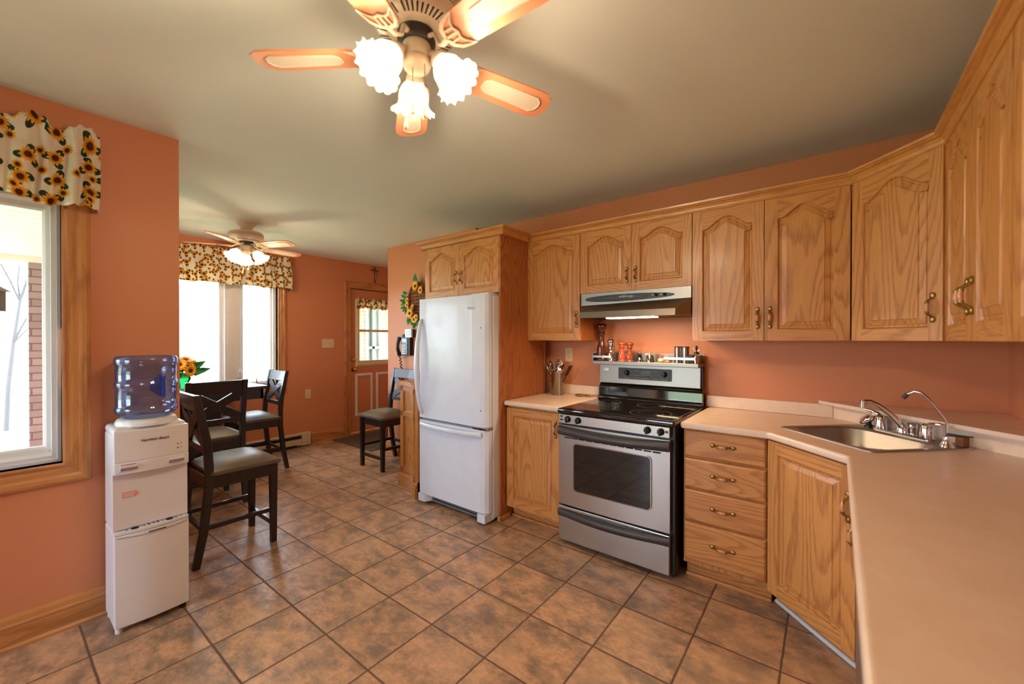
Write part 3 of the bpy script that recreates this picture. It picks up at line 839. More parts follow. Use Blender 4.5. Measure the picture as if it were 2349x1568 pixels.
tag(b.obj('crown_moulding'), 'short oak crown moulding wrapping the cabinet over the fridge', 'moulding')

# base cabinets
BY, CT = 2.461, 0.91
def toe(b, x0, x1, m='oak_h'):
    b.box(x0, 0.065, 0, x1, 0.08, 0.105, m); b.box(x0, 0.045, 0, x1, 0.065, 0.018, m)
e = empty('base_cabinet', (-1.97, BY, 0), 0, 'single-door oak base cabinet between the fridge panel and the stove', 'cabinet')
b = MB(); b.box(0, 0.001, 0.10, 0.512, 0.60, 0.872, 'oak_side'); b.obj('carcass', e)
b = MB(); b.box(0, -0.001, 0.10, 0.512, 0.001, 0.872, 'oak_v'); b.obj('face_frame', e)
b = MB(); toe(b, 0, 0.512); b.obj('toe_kick', e, bev=0.004)
oak_door(e, 0.004, 0.10, 0.468, 0.755, 0, (0.468-0.022, 0.745), st=0.058)
e = empty('drawer_base_cabinet', (-0.672, BY, 0), 0, 'oak base cabinet with four stacked drawers right of the stove', 'cabinet')
w = 0.415
b = MB(); b.box(0, 0.001, 0.10, w-0.0, 0.60, 0.872, 'oak_v'); b.obj('carcass', e)
b = MB(); toe(b, 0, w+0.01); b.obj('toe_kick', e, bev=0.004)
for z0, z1 in ((0.712, 0.868), (0.535, 0.703), (0.350, 0.526), (0.126, 0.341)):
    drawer(e, 0.004, z0, 0.405, z1-z0)
BA, BB = Vector((-0.257, 2.461)), Vector((0.098, 2.110))
bwid = (BB-BA).length; bang = math.atan2(BB.y-BA.y, BB.x-BA.x)
e = empty('corner_base_cabinet', (BA.x, BA.y, 0), bang, 'diagonal oak base cabinet with one tall door under the corner sink', 'cabinet')
R2 = Matrix.Rotation(-bang, 2)
poly = [tuple(R2 @ (Vector(p)-BA)) for p in ((BA.x, BA.y), (BB.x, BB.y), (0.67, 2.110), (0.67, 3.07), (BA.x, 3.07))]
b = MB(); b.prism(poly, 0.10, 0.68, 'oak_v'); b.box(0, 0.001, 0.68, bwid, 0.02, 0.872, 'oak_v'); b.obj('carcass', e)
oak_door(e, 0.02, 0.10, bwid-0.035, 0.765, 0, (bwid-0.015-0.028, 0.70), st=0.06)
b = MB(); b.box(-0.03, 0.075, 0, bwid+0.03, 0.09, 0.105, 'oak_h'); b.obj('toe_kick', e)
b = MB(); b.tube([(-0.02, 0.066, 0.014), (bwid*0.5, 0.064, 0.014), (bwid+0.03, 0.066, 0.014)], 0.012, 'vinyl', 8); b.obj('quarter_round', e, label='worn white quarter-round strip along the floor')
e = empty('base_cabinet', (0.10, 2.106, 0), -pi/2, 'narrow oak base cabinet beside the dishwasher under the right worktop', 'cabinet')
b = MB(); b.box(0, 0.001, 0.10, 0.30, 0.56, 0.872, 'oak_v'); b.obj('carcass', e)
b = MB(); toe(b, 0, 0.30); b.obj('toe_kick', e)
oak_door(e, 0.004, 0.10, 0.292, 0.755, 0, (0.206, 0.665), st=0.05)
e = empty('dishwasher', (0.10, 1.804, 0), -pi/2, 'grey dishwasher front under the right worktop', 'dishwasher')
b = MB(); b.box(0, 0.001, 0.10, 0.598, 0.56, 0.872, 'charcoal'); b.obj('tub', e)
b = MB(); b.box(0.004, -0.036, 0.10, 0.594, 0.0, 0.72, 'steel'); b.obj('door', e, bev=0.008)
b = MB(); b.box(0.004, -0.042, 0.725, 0.594, 0.0, 0.868, 'grey'); b.box(0.15, -0.05, 0.735, 0.45, -0.04, 0.75, 'charcoal'); b.obj('control_panel', e, bev=0.006)
b = MB(); b.box(0.004, 0.05, 0.0, 0.594, 0.07, 0.10, 'black'); b.obj('kick_plate', e)
e = empty('base_cabinet', (0.10, 1.204, 0), -pi/2, 'oak base cabinet under the near end of the right worktop', 'cabinet')
b = MB(); b.box(0, 0.001, 0.10, 1.75, 0.56, 0.872, 'oak_v'); b.obj('carcass', e)
b = MB(); toe(b, 0, 1.75); b.obj('toe_kick', e)
for k in range(3): oak_door(e, 0.004+0.583*k, 0.10, 0.575, 0.755, 0, None, st=0.058)

# countertops
def slab(outline, hole, z0, z1, m):
    import bmesh
    bm = bmesh.new()
    def ring(pts): 
        vs = [bm.verts.new((p[0], p[1], z1)) for p in pts]
        return vs, [bm.edges.new((vs[i], vs[(i+1) % len(vs)])) for i in range(len(vs))]
    v1, e1 = ring(outline); es = list(e1)
    if hole: v2, e2 = ring(hole); es += e2
    bmesh.ops.triangle_fill(bm, use_beauty=True, use_dissolve=False, edges=es)
    b = MB(); idx = {v: i for i, v in enumerate(bm.verts)}
    vs = [tuple(v.co) for v in bm.verts]; fs = []
    for f in bm.faces:
        q = [idx[v] for v in f.verts]
        if f.normal.z < 0: q.reverse()
        fs.append(tuple(q))
    n = len(vs)
    allf = fs + [tuple(n+i for i in reversed(f)) for f in fs]
    n1 = len(outline)
    def area(p): return sum(p[i][0]*p[(i+1) % len(p)][1]-p[(i+1) % len(p)][0]*p[i][1] for i in range(len(p)))
    for base, pts, flip in ((0, outline, area(outline) < 0),) + (((n1, hole, area(hole) > 0),) if hole else ()):
        k = len(pts)
        for i in range(k):
            a, c = base+i, base+(i+1) % k
            q = (a, n+a, n+c, c)
            allf.append(q[::-1] if flip else q)
    b.add(vs + [(p[0], p[1], z0) for p in vs], allf, m)
    bm.free(); return b
SC = Vector((0.130, 2.572)); SR = -pi/4
def sk(x, y): return (SC.x + x*cos(SR) - y*sin(SR), SC.y + x*sin(SR) + y*cos(SR))
rt = slab([(-0.678, 2.405), (-0.257, 2.405), (0.045, 2.103), (0.026, -0.60), (XR-0.002, -0.60), (XR-0.002, 3.078), (-0.678, 3.078)],
          [sk(-0.235, -0.235), sk(0.235, -0.235), sk(0.235, 0.235), sk(-0.235, 0.235)], 0.874, CT, 'laminate')
tag(rt.obj('worktop', bev=0.013, seg=4), 'long beige laminate worktop running round the sink corner to the right', 'worktop')
b = slab([(-1.97, 2.405), (-1.462, 2.405), (-1.462, 3.078), (-1.97, 3.078)], None, 0.874, CT, 'laminate')
tag(b.obj('worktop', bev=0.013, seg=4), 'short beige laminate worktop left of the stove', 'worktop')
b = MB(); b.box(-0.690, 3.060, CT+0.0005, 0.003, 3.079, 0.989, 'laminate'); tag(b.obj('backsplash_strip', bev=0.004), 'beige laminate upstand along the stove wall right of the stove', 'backsplash')
b = MB(); b.box(-1.97, 3.060, CT+0.0005, -1.50, 3.079, 0.992, 'laminate'); tag(b.obj('backsplash_strip', bev=0.004), 'beige laminate upstand on the wall left of the stove', 'backsplash')
LA, LB = Vector((-0.010, 3.079)), Vector((XR-0.002, 2.39))
ld = (LB-LA).normalized(); ln = Vector((ld.y, -ld.x))
e = empty('corner_ledge', (0, 0, 0), 0, 'raised triangular laminate ledge behind the corner sink', 'ledge')
b = MB(); q0, q1 = LA, LB
b.prism([tuple(q0), tuple(q1), tuple(q1+Vector((0, 0.02))), tuple(q0+Vector((0.02, 0)))], CT+0.0005, 0.990, 'laminate'); b.obj('riser', e)
b = MB(); b.prism([(-0.068, 3.079), (XR-0.002, 2.292), (XR-0.002, 3.079)], 0.990, 1.008, 'laminate'); b.obj('ledge_top', e, bev=0.003)
b = MB(); b.box(XR-0.020, -0.6, CT+0.0005, XR-0.002, 2.38, 0.998, 'laminate'); tag(b.obj('backsplash_strip', bev=0.004), 'beige laminate upstand along the right wall', 'backsplash')
# ================================================================ APPLIANCES
def rrect(x0, z0, x1, z1, r, n=5):
    out = []
    for cx, cz, a0 in ((x1-r, z0+r, -pi/2), (x1-r, z1-r, 0), (x0+r, z1-r, pi/2), (x0+r, z0+r, pi)):
        for i in range(n+1):
            a = a0 + pi/2*i/n; out.append((cx+r*cos(a), cz+r*sin(a)))
    return out
def plate(b, poly, y0, y1, m):      # poly (x,z); front at y0 (smaller y)
    n = len(poly)
    b.add([(p[0], y0, p[1]) for p in poly] + [(p[0], y1, p[1]) for p in poly],
          [tuple(range(n))] + [(i, n+i, n+(i+1) % n, (i+1) % n) for i in range(n)] + [tuple(range(2*n-1, n-1, -1))], m)
# ---- stove
st = empty('stove', (-1.455, 2.365, 0), 0, 'freestanding stainless steel and black electric stove with a glass cooktop', 'stove')
SW = 0.737
b = MB(); b.box(0.002, 0.03, 0.03, SW+0.018, 0.695, 0.885, 'black'); b.box(0.02, 0.06, 0.0, SW, 0.66, 0.03, 'black'); b.obj('body', st, bev=0.004)
b = MB(); b.box(-0.006, -0.012, 0.878, SW+0.026, 0.66, 0.914, 'blackgloss'); b.obj('cooktop_rim', st, bev=0.012, seg=4)
ct = MB(); ct.box(0.012, 0.012, 0.909, SW+0.008, 0.62, 0.9165, 'cooktop'); cto = ct.obj('cooktop', st, bev=0.002)
for cx, cy, r in ((0.210, 0.165, 0.115), (0.165, 0.435, 0.085), (0.565, 0.165, 0.125), (0.470, 0.455, 0.095), (0.62, 0.43, 0.0)):
    if r == 0: continue
    b = MB(); rs = [(r, 0.0018)] + ([(r*0.60, 0.001)] if r > 0.1 else [])
    for rr, t in rs:
        n = 48; vs = []; fs = []
        for k in range(n):
            a = 2*pi*k/n; vs += [(cx+(rr-t)*cos(a), cy+(rr-t)*sin(a), 0.9168), (cx+rr*cos(a), cy+rr*sin(a), 0.9168)]
        for k in range(n): fs.append((2*k, 2*k+1, (2*k+3) % (2*n), (2*k+2) % (2*n)))
        b.add(vs, fs, 'burner')
    b.obj('burner_ring', cto)
# control strip
b = MB(); b.box(0.006, -0.006, 0.815, SW-0.004, 0.03, 0.876, 'steel')
cs = b.obj('control_strip', st, bev=0.003)
b = MB(); 
for z in (0.834, 0.857):
    b = MB(); b.box(0.018, -0.009, z, 0.034, -0.004, z+0.010, 'black'); b.obj('indicator_light', cs)
b = MB(); b.box(0.710, -0.009, 0.843, 0.724, -0.004, 0.857, 'black'); b.obj('indicator_light', cs)
for kx in (0.075, 0.152, 0.607, 0.684):
    k = MB(); k.T = Tm(kx, -0.006, 0.847, rx=pi/2)
    k.lathe([(0.021, 0), (0.0215, 0.004), (0.019, 0.010), (0.016, 0.022), (0.0, 0.024)], 'black', 20)
    k.box(-0.0045, -0.020, 0.010, 0.0045, 0.020, 0.031, 'black')
    k.obj('knob', cs, bev=0.0015)
# oven door
D = MB(); dz0, dz1 = 0.275, 0.802
outer = rrect(0.004, dz0, SW-0.004, dz1, 0.006, 2); 
def bow(x): return -0.010*math.sin(pi*min(1, max(0, x/SW)))
gx = [0.004+(SW-0.008)*i/16 for i in range(17)]
win = rrect(0.125, 0.385, 0.625, 0.690, 0.022, 6)
D.add([p for x in gx for p in ((x, bow(x), dz0), (x, bow(x), 0.385), (x, bow(x), 0.690), (x, bow(x), dz1))],
      [q for i in range(16) for q in ((4*i, 4*i+4, 4*i+5, 4*i+1), (4*i+1, 4*i+5, 4*i+6, 4*i+2), (4*i+2, 4*i+6, 4*i+7, 4*i+3))], 'steel', True)
D.add([(0.004, 0, dz0), (SW-0.004, 0, dz0), (SW-0.004, 0.03, dz0), (0.004, 0.03, dz0)], [(0, 3, 2, 1)], 'steel')
D.box(0.004, 0.001, dz0, SW-0.004, 0.03, dz1, 'steel')
do = D.obj('oven_door', st)
b = MB(); plate(b, rrect(0.118, 0.378, 0.632, 0.697, 0.028, 6), -0.0125, -0.004, 'dirtysteel'); plate(b, win, -0.0145, -0.010, 'ovenglass'); b.obj('oven_window', do)
def band(b, z_at, hgt, depth, m):
    n = 24; cs_ = []
    for i in range(n+1):
        x = 0.002 + (SW-0.006)*i/n; u = i/n; zb, zt = z_at(u); d = depth*math.sin(pi*(0.12+0.76*u))
        cs_.append([(x, -0.010, zb), (x, -d, zb+0.006), (x, -d-0.004, (zb+zt)/2), (x, -d+0.004, zt-0.006), (x, -0.010, zt)])
    vs = [p for c in cs_ for p in c]; fs = []
    for i in range(n):
        for k in range(5): fs.append((i*5+k, (i+1)*5+k, (i+1)*5+(k+1) % 5, i*5+(k+1) % 5))
    b.add(vs, fs, m, True); b.add(cs_[0], [(4, 3, 2, 1, 0)], m); b.add(cs_[-1], [(0, 1, 2, 3, 4)], m)
b = MB(); band(b, lambda u: (0.738-0.010*sin(pi*u), 0.798-0.008*sin(pi*u)), 0, 0.048, 'charcoal'); b.obj('handle', do)
b = MB()
for k in range(12): b.box(0.05+k*0.0535, -0.0125, 0.722, 0.05+k*0.0535+0.044, -0.008, 0.7275, 'dark')
b.obj('vent_slots', do)
b = MB(); b.box(0.004, -0.006, 0.035, SW-0.004, 0.03, 0.262, 'steel'); dwr = b.obj('storage_drawer', st, bev=0.004)
b = MB(); band(b, lambda u: (0.195-0.012*sin(pi*u)+0.008*u, 0.244-0.004*sin(pi*u)+0.010*u), 0, 0.040, 'charcoal'); b.obj('handle', dwr)
# backguard
b = MB()
prof = [(0.56, 0.912), (0.595, 0.918), (0.598, 0.935), (0.612, 0.940), (0.615, 1.010), (0.632, 1.028), (0.640, 1.035), (0.69, 1.035), (0.69, 0.90), (0.56, 0.90)]
b.prism(prof, -0.002, SW+0.022, 'blackgloss', axis='x', smooth=False)
b.box(-0.002, 0.645, 1.03, SW+0.022, 0.695, 1.185, 'black'); b.obj('backguard', st, bev=0.005, seg=3)
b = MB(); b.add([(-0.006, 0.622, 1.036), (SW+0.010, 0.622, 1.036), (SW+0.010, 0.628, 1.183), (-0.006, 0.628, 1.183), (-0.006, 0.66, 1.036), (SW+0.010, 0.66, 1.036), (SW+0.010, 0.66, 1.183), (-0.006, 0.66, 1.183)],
                [(0, 1, 2, 3), (4, 7, 6, 5), (0, 4, 5, 1), (1, 5, 6, 2), (2, 6, 7, 3), (3, 7, 4, 0)], 'steel_dimmed')
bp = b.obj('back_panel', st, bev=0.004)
PT = Tm(0, 0.6235, 1.07, rx=-0.041)       # local frame of the tilted control face
def onp(x0, z0, x1, z1, d, m, r=0.0):
    b_.T = PT; plate(b_, rrect(x0, z0, x1, z1, r, 3) if r else [(x0, z0), (x1, z0), (x1, z1), (x0, z1)], -d, 0.004, m)
b_ = MB(); onp(0.155, 0.004, 0.555, 0.090, 0.004, 'charcoal', 0.006); cp = b_.obj('control_display', bp)
b_ = MB(); onp(0.272, 0.012, 0.322, 0.078, 0.005, 'black', 0.006); onp(0.332, 0.048, 0.406, 0.074, 0.0055, 'darklcd')
for kx in (0.282, 0.300):
    for kz in (0.022, 0.052): onp(kx, kz, kx+0.013, kz+0.010, 0.008, 'charcoal', 0.003)
for kx in (0.340, 0.360, 0.380): onp(kx, 0.022, kx+0.012, 0.034, 0.008, 'charcoal', 0.003)
for kx in (0.422, 0.442):
    for kz in (0.022, 0.054): onp(kx, kz, kx+0.013, kz+0.011, 0.008, 'charcoal', 0.003)
for kx, kz, wd in ((0.278, 0.066, 0.040), (0.278, 0.036, 0.040), (0.278, 0.0145, 0.040), (0.335, 0.040, 0.066), (0.338, 0.014, 0.060), (0.420, 0.0145, 0.042), (0.198, 0.012, 0.048), (0.478, 0.012, 0.048), (0.420, 0.070, 0.04)):
    onp(kx, kz, kx+wd, kz+0.0022, 0.0052, 'grey')
b_.obj('button', cp)
for kx in (0.222, 0.502):
    k = MB(); k.T = PT @ Tm(kx, -0.004, 0.052, rx=pi/2); k.lathe([(0.021, 0), (0.0205, 0.008), (0.015, 0.022), (0, 0.024)], 'black', 20); k.box(-0.004, -0.019, 0.008, 0.004, 0.019, 0.030, 'black'); k.obj('oven_knob', cp, bev=0.001)
b_ = MB(); onp(0.030, 0.064, 0.072, 0.080, 0.003, 'dirtysteel'); bd = b_.obj('badge', bp)
t = text_mesh('badge_text', 'KENMORE', 0.0115, bp, (0, 0, 0), (0, 0, 0), 'ink', 0.0003)
t.matrix_local = PT @ Tm(0.050, -0.0036, 0.072, rx=pi/2) @ Matrix.Diagonal((0.75, 1, 1, 1))
# ---- shelf on top of the stove back
e = empty('stove_top_shelf', (-1.472, 2.892, 1.186), 0, 'narrow stainless steel shelf across the top of the stove back', 'shelf')
b = MB(); b.box(0, 0, 0, 0.772, 0.17, 0.026, 'steel_dimmed'); b.box(0, 0.165, 0.026, 0.772, 0.17, 0.085, 'steel_dimmed'); b.obj('tray', e, bev=0.002)
for x0, x1 in ((0.0, 0.155), (0.545, 0.755)):
    b = MB(); b.box(x0, 0.0, 0.050, x1, 0.003, 0.066, 'dirtysteel'); xx = x0 if x0 == 0 else x1-0.003; b.box(xx, 0.0, 0.026, xx+0.003, 0.165, 0.080, 'steel'); b.obj('guard_rail', e)
SZ = 1.2125
def mill(x, y, prof, m, label, z=SZ, top='dirtysteel', name='pepper_mill'):
    e = empty(name, (x, y, z), 0, label, 'mill' if 'mill' in name else 'shaker')
    k = max(i for i, p in enumerate(prof) if p[2] == 0) if len(prof[0]) == 3 else None
    b = MB(); b.lathe([(p[0], p[1]) for p in prof if p[2] == 0], m, 24); b.obj('body', e)
    h = MB(); h.lathe([(p[0], p[1]) for p in prof if p[2] == 1], m if top != 'all' else 'chrome', 24); h.obj('head', e)
    kb = [(p[0], p[1]) for p in prof if p[2] == 2]
    if kb: h = MB(); h.lathe(kb, 'dirtysteel', 12); h.obj('finial', e)
    return e
def pmill(s, r, tall):
    H1 = tall
    return [(r*1.0, 0, 0), (r*1.05, 0.008*s, 0), (r*1.0, 0.05*H1, 0), (r*0.92, 0.08*H1, 0), (r*1.0, 0.11*H1, 0), (r*1.02, 0.19*H1, 0), (r*0.92, 0.24*H1, 0), (r*0.98, 0.28*H1, 0), (r*0.72, 0.42*H1, 0), (r*0.56, 0.60*H1, 0), (r*0.60, 0.665*H1, 0), (r*0.80, 0.68*H1, 0), (r*0.82, 0.70*H1, 0), (r*0.66, 0.725*H1, 0),
            (r*0.60, 0.727*H1, 1), (r*0.78, 0.745*H1, 1), (r*0.80, 0.765*H1, 1), (r*0.62, 0.785*H1, 1), (r*0.98, 0.82*H1, 1), (r*1.12, 0.88*H1, 1), (r*1.0, 0.935*H1, 1), (r*0.45, 0.965*H1, 1), (0, 0.97*H1, 1),
            (r*0.12, 0.968*H1, 2), (r*0.16, 0.985*H1, 2), (r*0.14, 0.995*H1, 2), (0, 1.0*H1, 2)]
mill(-1.426, 2.952, pmill(1, 0.038, 0.300), 'walnutmill', 'tall dark brown wooden pepper mill, the tallest on the stove shelf')
mill(-1.346, 2.950, pmill(1, 0.028, 0.170), 'chrome', 'shiny chrome pepper mill beside the tall dark one')
mill(-1.248, 2.930, pmill(1, 0.0275, 0.150), 'redmill', 'small reddish wooden pepper mill with a metal finial on the stove shelf')
sh = [p for p in pmill(1, 0.0275, 0.146) if p[2] < 2]
mill(-1.188, 2.930, sh, 'brownmill', 'small brown wooden salt shaker right of the reddish mill', name='salt_shaker')
e = empty('sugar_shaker', (-1.112, 2.935, SZ), 0, 'small conical steel shaker with a ball knob on the stove shelf', 'shaker')
b = MB(); b.lathe([(0.024, 0), (0.024, 0.004), (0.015, 0.048), (0.0, 0.052)], 'dirtysteel', 20); b.obj('body', e)
b = MB(); b.lathe([(0.003, 0.05), (0.003, 0.055), (0.007, 0.060), (0.006, 0.067), (0, 0.069)], 'dirtysteel', 12); b.obj('knob', e)
e = empty('butter_dish', (-1.040, 2.945, SZ), 0, 'small steel canister with a chrome crank lid next to the conical shaker', 'canister')
b = MB(); b.lathe([(0.027, 0), (0.026, 0.045), (0.022, 0.050), (0, 0.050)], 'dirtysteel', 20); b.obj('body', e)
b = MB(); b.box(-0.034, -0.006, 0.050, 0.002, 0.006, 0.062, 'chrome'); b.ball((0.0, 0, 0.066), 0.007, 'chrome'); b.obj('lid_handle', e)
e = empty('ceramic_figurine', (-0.955, 2.925, SZ), 0, 'small painted ceramic bird figurine on the stove shelf', 'figurine')
b = MB(); b.ball((0, 0, 0.016), 0.018, 'ceramic', sx=1.3, sz=0.9); b.obj('body', e)
b = MB(); b.tube([(0.0, 0, 0.028), (-0.006, 0, 0.042), (-0.014, 0, 0.056)], [0.008, 0.007, 0.001], 'red', 6); b.tube([(0.002, 0, 0.03), (0.012, 0, 0.046), (0.024, 0, 0.052)], [0.008, 0.006, 0.001], 'red', 6); b.obj('wing', e)
e = empty('toothpick_pot', (-0.903, 2.920, SZ), 0, 'tiny wooden pot of toothpicks on the stove shelf', 'pot')
b = MB(); b.lathe([(0.014, 0), (0.023, 0.008), (0.024, 0.020), (0.018, 0.028), (0.0, 0.024)], 'knobwood', 16); b.obj('pot', e)
b = MB(); rr = random.Random(2)
for k in range(9): b.tube([(0, 0, 0.02), (rr.uniform(-0.02, 0.02), rr.uniform(-0.01, 0.01), 0.05)], 0.0009, 'knobwood', 4)
b.obj('toothpicks', e)
for x, lb in ((-0.842, 'left one of two plain steel cylinder shakers on the stove shelf'), (-0.792, 'right one of two plain steel cylinder shakers on the stove shelf')):
    e = empty('cylinder_shaker', (x, 2.935, SZ), 0, lb, 'shaker', 'steel cylinder shakers')
    b = MB(); b.lathe([(0.0235, 0), (0.0235, 0.108)], 'dirtysteel', 24); b.obj('body', e)
    b = MB(); b.lathe([(0.0225, 0.106), (0.0242, 0.107), (0.0242, 0.113), (0.021, 0.1145), (0, 0.1145)], 'charcoal', 24); b.obj('lid', e)
e = empty('glass_cruet', (-0.722, 2.935, SZ), 0, 'small glass grinder bottle with a black top at the right end of the shelf', 'bottle')
b = MB(); b.lathe([(0.016, 0), (0.016, 0.058), (0.014, 0.064)], 'pane', 16); b.lathe([(0.0145, 0.001), (0.0145, 0.045), (0, 0.045)], 'ceramic', 16); b.obj('bottle', e)
b = MB(); b.lathe([(0.018, 0.064), (0.018, 0.074), (0.006, 0.078), (0.005, 0.10), (0.008, 0.104), (0.007, 0.118), (0, 0.12)], 'black', 14); b.obj('stopper', e)
b = MB()
for s in (-1, 1): b.tube([(s*0.004, 0, 0.082), (s*0.016, 0, 0.088), (s*0.022, 0, 0.098), (s*0.014, 0, 0.106)], 0.003, 'chrome', 6)
b.obj('wing_handle', e)
# ---- range hood
hd = empty('range_hood', (-1.478, 3.07, 0), 0, 'stainless steel range hood with a black oval control strip under the short cabinet', 'range hood')
def hp(x, y): return (x+1.478, y-3.07)
b = MB()
top = [hp(-1.478, 2.722), hp(-0.702, 2.722)]; 
L = lambda x, y, z: (x+1.478, y-3.07, z)
v = [L(-1.478, 2.722, 1.712), L(-0.702, 2.722, 1.712), L(-0.702, 2.722, 1.640), L(-1.478, 2.722, 1.625),
     L(-1.405, 2.565, 1.566), L(-0.752, 2.565, 1.566), L(-0.752, 2.555, 1.524), L(-1.405, 2.555, 1.524),
     L(-1.478, 2.722, 1.535), L(-0.702, 2.722, 1.535), L(-1.478, 3.07, 1.712), L(-0.702, 3.07, 1.712), L(-1.478, 3.07, 1.535), L(-0.702, 3.07, 1.535)]
b.add(v, [(0, 3, 2, 1), (3, 4, 5, 2), (4, 7, 6, 5), (4, 3, 8, 7), (5, 6, 9, 2), (0, 10, 12, 8, 3), (1, 2, 9, 13, 11), (0, 1, 11, 10), (10, 11, 13, 12)], 'steel_dimmed')
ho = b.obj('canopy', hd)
b = MB(); b.add([v[7], v[6], v[9], v[8]], [(0, 1, 2, 3)], 'steel_dimmed'); b.add([v[8], v[9], v[13], v[12]], [(0, 1, 2, 3)], 'charcoal')
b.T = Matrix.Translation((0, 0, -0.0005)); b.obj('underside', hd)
b = MB(); b.box(*L(-1.215, 2.58, 1.516), *L(-0.885, 2.66, 1.5235), 'hoodlight'); b.obj('lamp_lens', hd, bev=0.003)
b = MB(); n = 40; pts = []
for k in range(n):
    a = 2*pi*k/n; x, z = cos(a), sin(a); pts.append((0.318*x*(1-0.0*z), 0.0235*math.copysign(abs(z)**0.8, z)*(1-0.15*x)))
b.T = Tm(0.355, -0.348, 1.668); plate(b, pts, -0.010, 0.002, 'black')
plate(b, [(p[0]*0.5-0.01, p[1]*0.5) for p in pts], -0.014, -0.008, 'charcoal')
cp = b.obj('control_strip', hd, bev=0.002)
b = MB(); b.T = Tm(0.355, -0.363, 1.672)
for k in range(8): b.box(-0.045+k*0.0115, 0, -0.003+k*0.0004, -0.045+k*0.0115+0.005, 0.002, 0.003+k*0.0004, 'whiteprint')
b.tube([(-0.055, 0, 0.0), (-0.035, 0, 0.008), (0.0, 0, 0.010)], 0.0008, 'whiteprint', 5); b.tube([(0.02, 0, -0.006), (0.038, 0, -0.006), (0.056, 0, 0.004)], 0.0012, 'whiteprint', 5)
b.obj('emblem', cp)
for kx in (0.56, 0.615):
    k = MB(); k.T = Tm(kx, -0.358, 1.671, rx=pi/2); k.lathe([(0.011, 0), (0.009, 0.014), (0, 0.015)], 'black', 14); k.obj('fan_knob', cp)
    k = MB(); k.box(kx-0.026, -0.360, 1.668, kx-0.018, -0.357, 1.674, 'whiteprint'); k.obj('symbol', cp)

# ---- fridge
fr = empty('fridge', (-2.758, 2.235, 0), 0, 'white bottom-freezer fridge in the oak enclosure', 'fridge')
b = MB(); b.box(0.004, 0.075, 0.03, 0.766, 0.78, 1.708, 'fridge'); b.obj('body', fr, bev=0.008, seg=3)
def fdoor(z0, z1, name):
    # rounded vertical edges
    poly = [(0.0, 0.070), (0.0, 0.010), (0.008, 0.0), (0.10, -0.002), (0.62, -0.002), (0.700, 0.002), (0.738, 0.012), (0.758, 0.034), (0.764, 0.070)]
    b = MB(); b.prism(poly, z0, z1, 'fridge'); return b.obj(name, fr, bev=0.007, seg=3)
d1 = fdoor(0.722, 1.712, 'fridge_door'); d2 = fdoor(0.085, 0.700, 'freezer_door')
b = MB()
zs = [0.755+(1.545-0.755)*i/24 for i in range(25)]
b.tube([(0.038, -0.006-0.050*sin(pi*i/24)**0.75, z) for i, z in enumerate(zs)], [0.010+0.008*sin(pi*i/24) for i in range(25)], 'fridge', 12, flat=1.5)
b.obj('handle', d1)
b = MB(); b.tube([(0.035+0.685*i/24, -0.008-0.042*sin(pi*i/24)**0.8, 0.668-0.018*sin(pi*i/24)**0.8*0-0.0) for i in range(25)], 0.013, 'fridge', 12, flat=1.5)
b.obj('handle', d2)
text_mesh('brand_text', 'Whirlpool', 0.030, d1, (0.612, -0.0028, 1.612), (pi/2, 0, 0), 'silverprint', 0.0006, sx=0.62)
for z in (1.462, 0.846):
    b = MB(); b.T = Tm(0.704, 0.004, z, rx=pi/2); b.lathe([(0.006, 0), (0.005, 0.004), (0, 0.005)], 'silverprint', 10); b.obj('screw_cap', d1)
b = MB(); b.box(0.56, 0.05, 1.712, 0.74, 0.30, 1.728, 'fridge'); b.obj('hinge_cover', fr, bev=0.006, seg=3)
b = MB(); b.box(0.62, 0.005, 0.702, 0.755, 0.07, 0.712, 'chrome'); b.box(0.02, 0.02, 0.70, 0.764, 0.075, 0.722, 'grey'); b.obj('centre_hinge', fr)
b = MB(); b.box(0.06, 0.05, 0.02, 0.72, 0.07, 0.078, 'grey')
for k in range(30):
    for j in range(2): b.box(0.11+k*0.019, 0.046, 0.034+j*0.018, 0.11+k*0.019+0.012, 0.051, 0.044+j*0.018, 'dark')
b.obj('toe_grille', fr)
for s, x in ((1, 0.0), (-1, 0.758)):
    b = MB(); pr = [(x, -0.012), (x+s*0.075, -0.012), (x+s*0.085, 0.0), (x+s*0.13, 0.07), (x, 0.10)]
    b.prism(pr, 0.022, 0.080, 'fridge'); f = b.obj('foot_cover', fr, bev=0.008, seg=3)
    b = MB(); b.lathe([(0.016, 0), (0.016, 0.024)], 'grey', 12, x+s*0.045, 0.03); b.obj('levelling_foot', f)

# ---- water dispenser
WX, WY = -2.600, 0.483
wd = empty('water_dispenser', (WX, WY, 0), pi/2, 'white free-standing water dispenser against the left wall', 'water dispenser')
# local: x across (-.137...137), -y towards the room, depth to +0.23
hw = 0.139
b = MB(); b.box(-hw, 0.012, 0.025, hw, 0.242, 0.470, 'white'); b.box(-hw, 0.040, 0.468, hw, 0.242, 0.76, 'white'); b.box(-hw, 0.012, 0.74, hw, 0.242, 0.925, 'white')
b.obj('cabinet', wd, bev=0.012, seg=3)
b = MB()
def bowf(x, d): return -d*cos(pi/2*x/hw)
def curved_panel(b, z0, z1, y, d, m, z0b=None, n=16, back=0.012):
    vs = []
    for i in range(n+1):
        x = -hw + 2*hw*i/n; zz = z0 if z0b is None else z0 - z0b*cos(pi/2*x/hw)
        vs += [(x, y+bowf(x, d), zz), (x, y+bowf(x, d), z1), (x, y+back, zz), (x, y+back, z1)]
    fs = []
    for i in range(n):
        a, c = 4*i, 4*i+4; fs += [(a, c, c+1, a+1), (a+1, c+1, c+3, a+3), (a, a+2, c+2, c), (a+2, a+3, c+3, c+2)]
    fs += [(0, 1, 3, 2), (4*n, 4*n+2, 4*n+3, 4*n+1)]
    b.add(vs, fs, m, False)
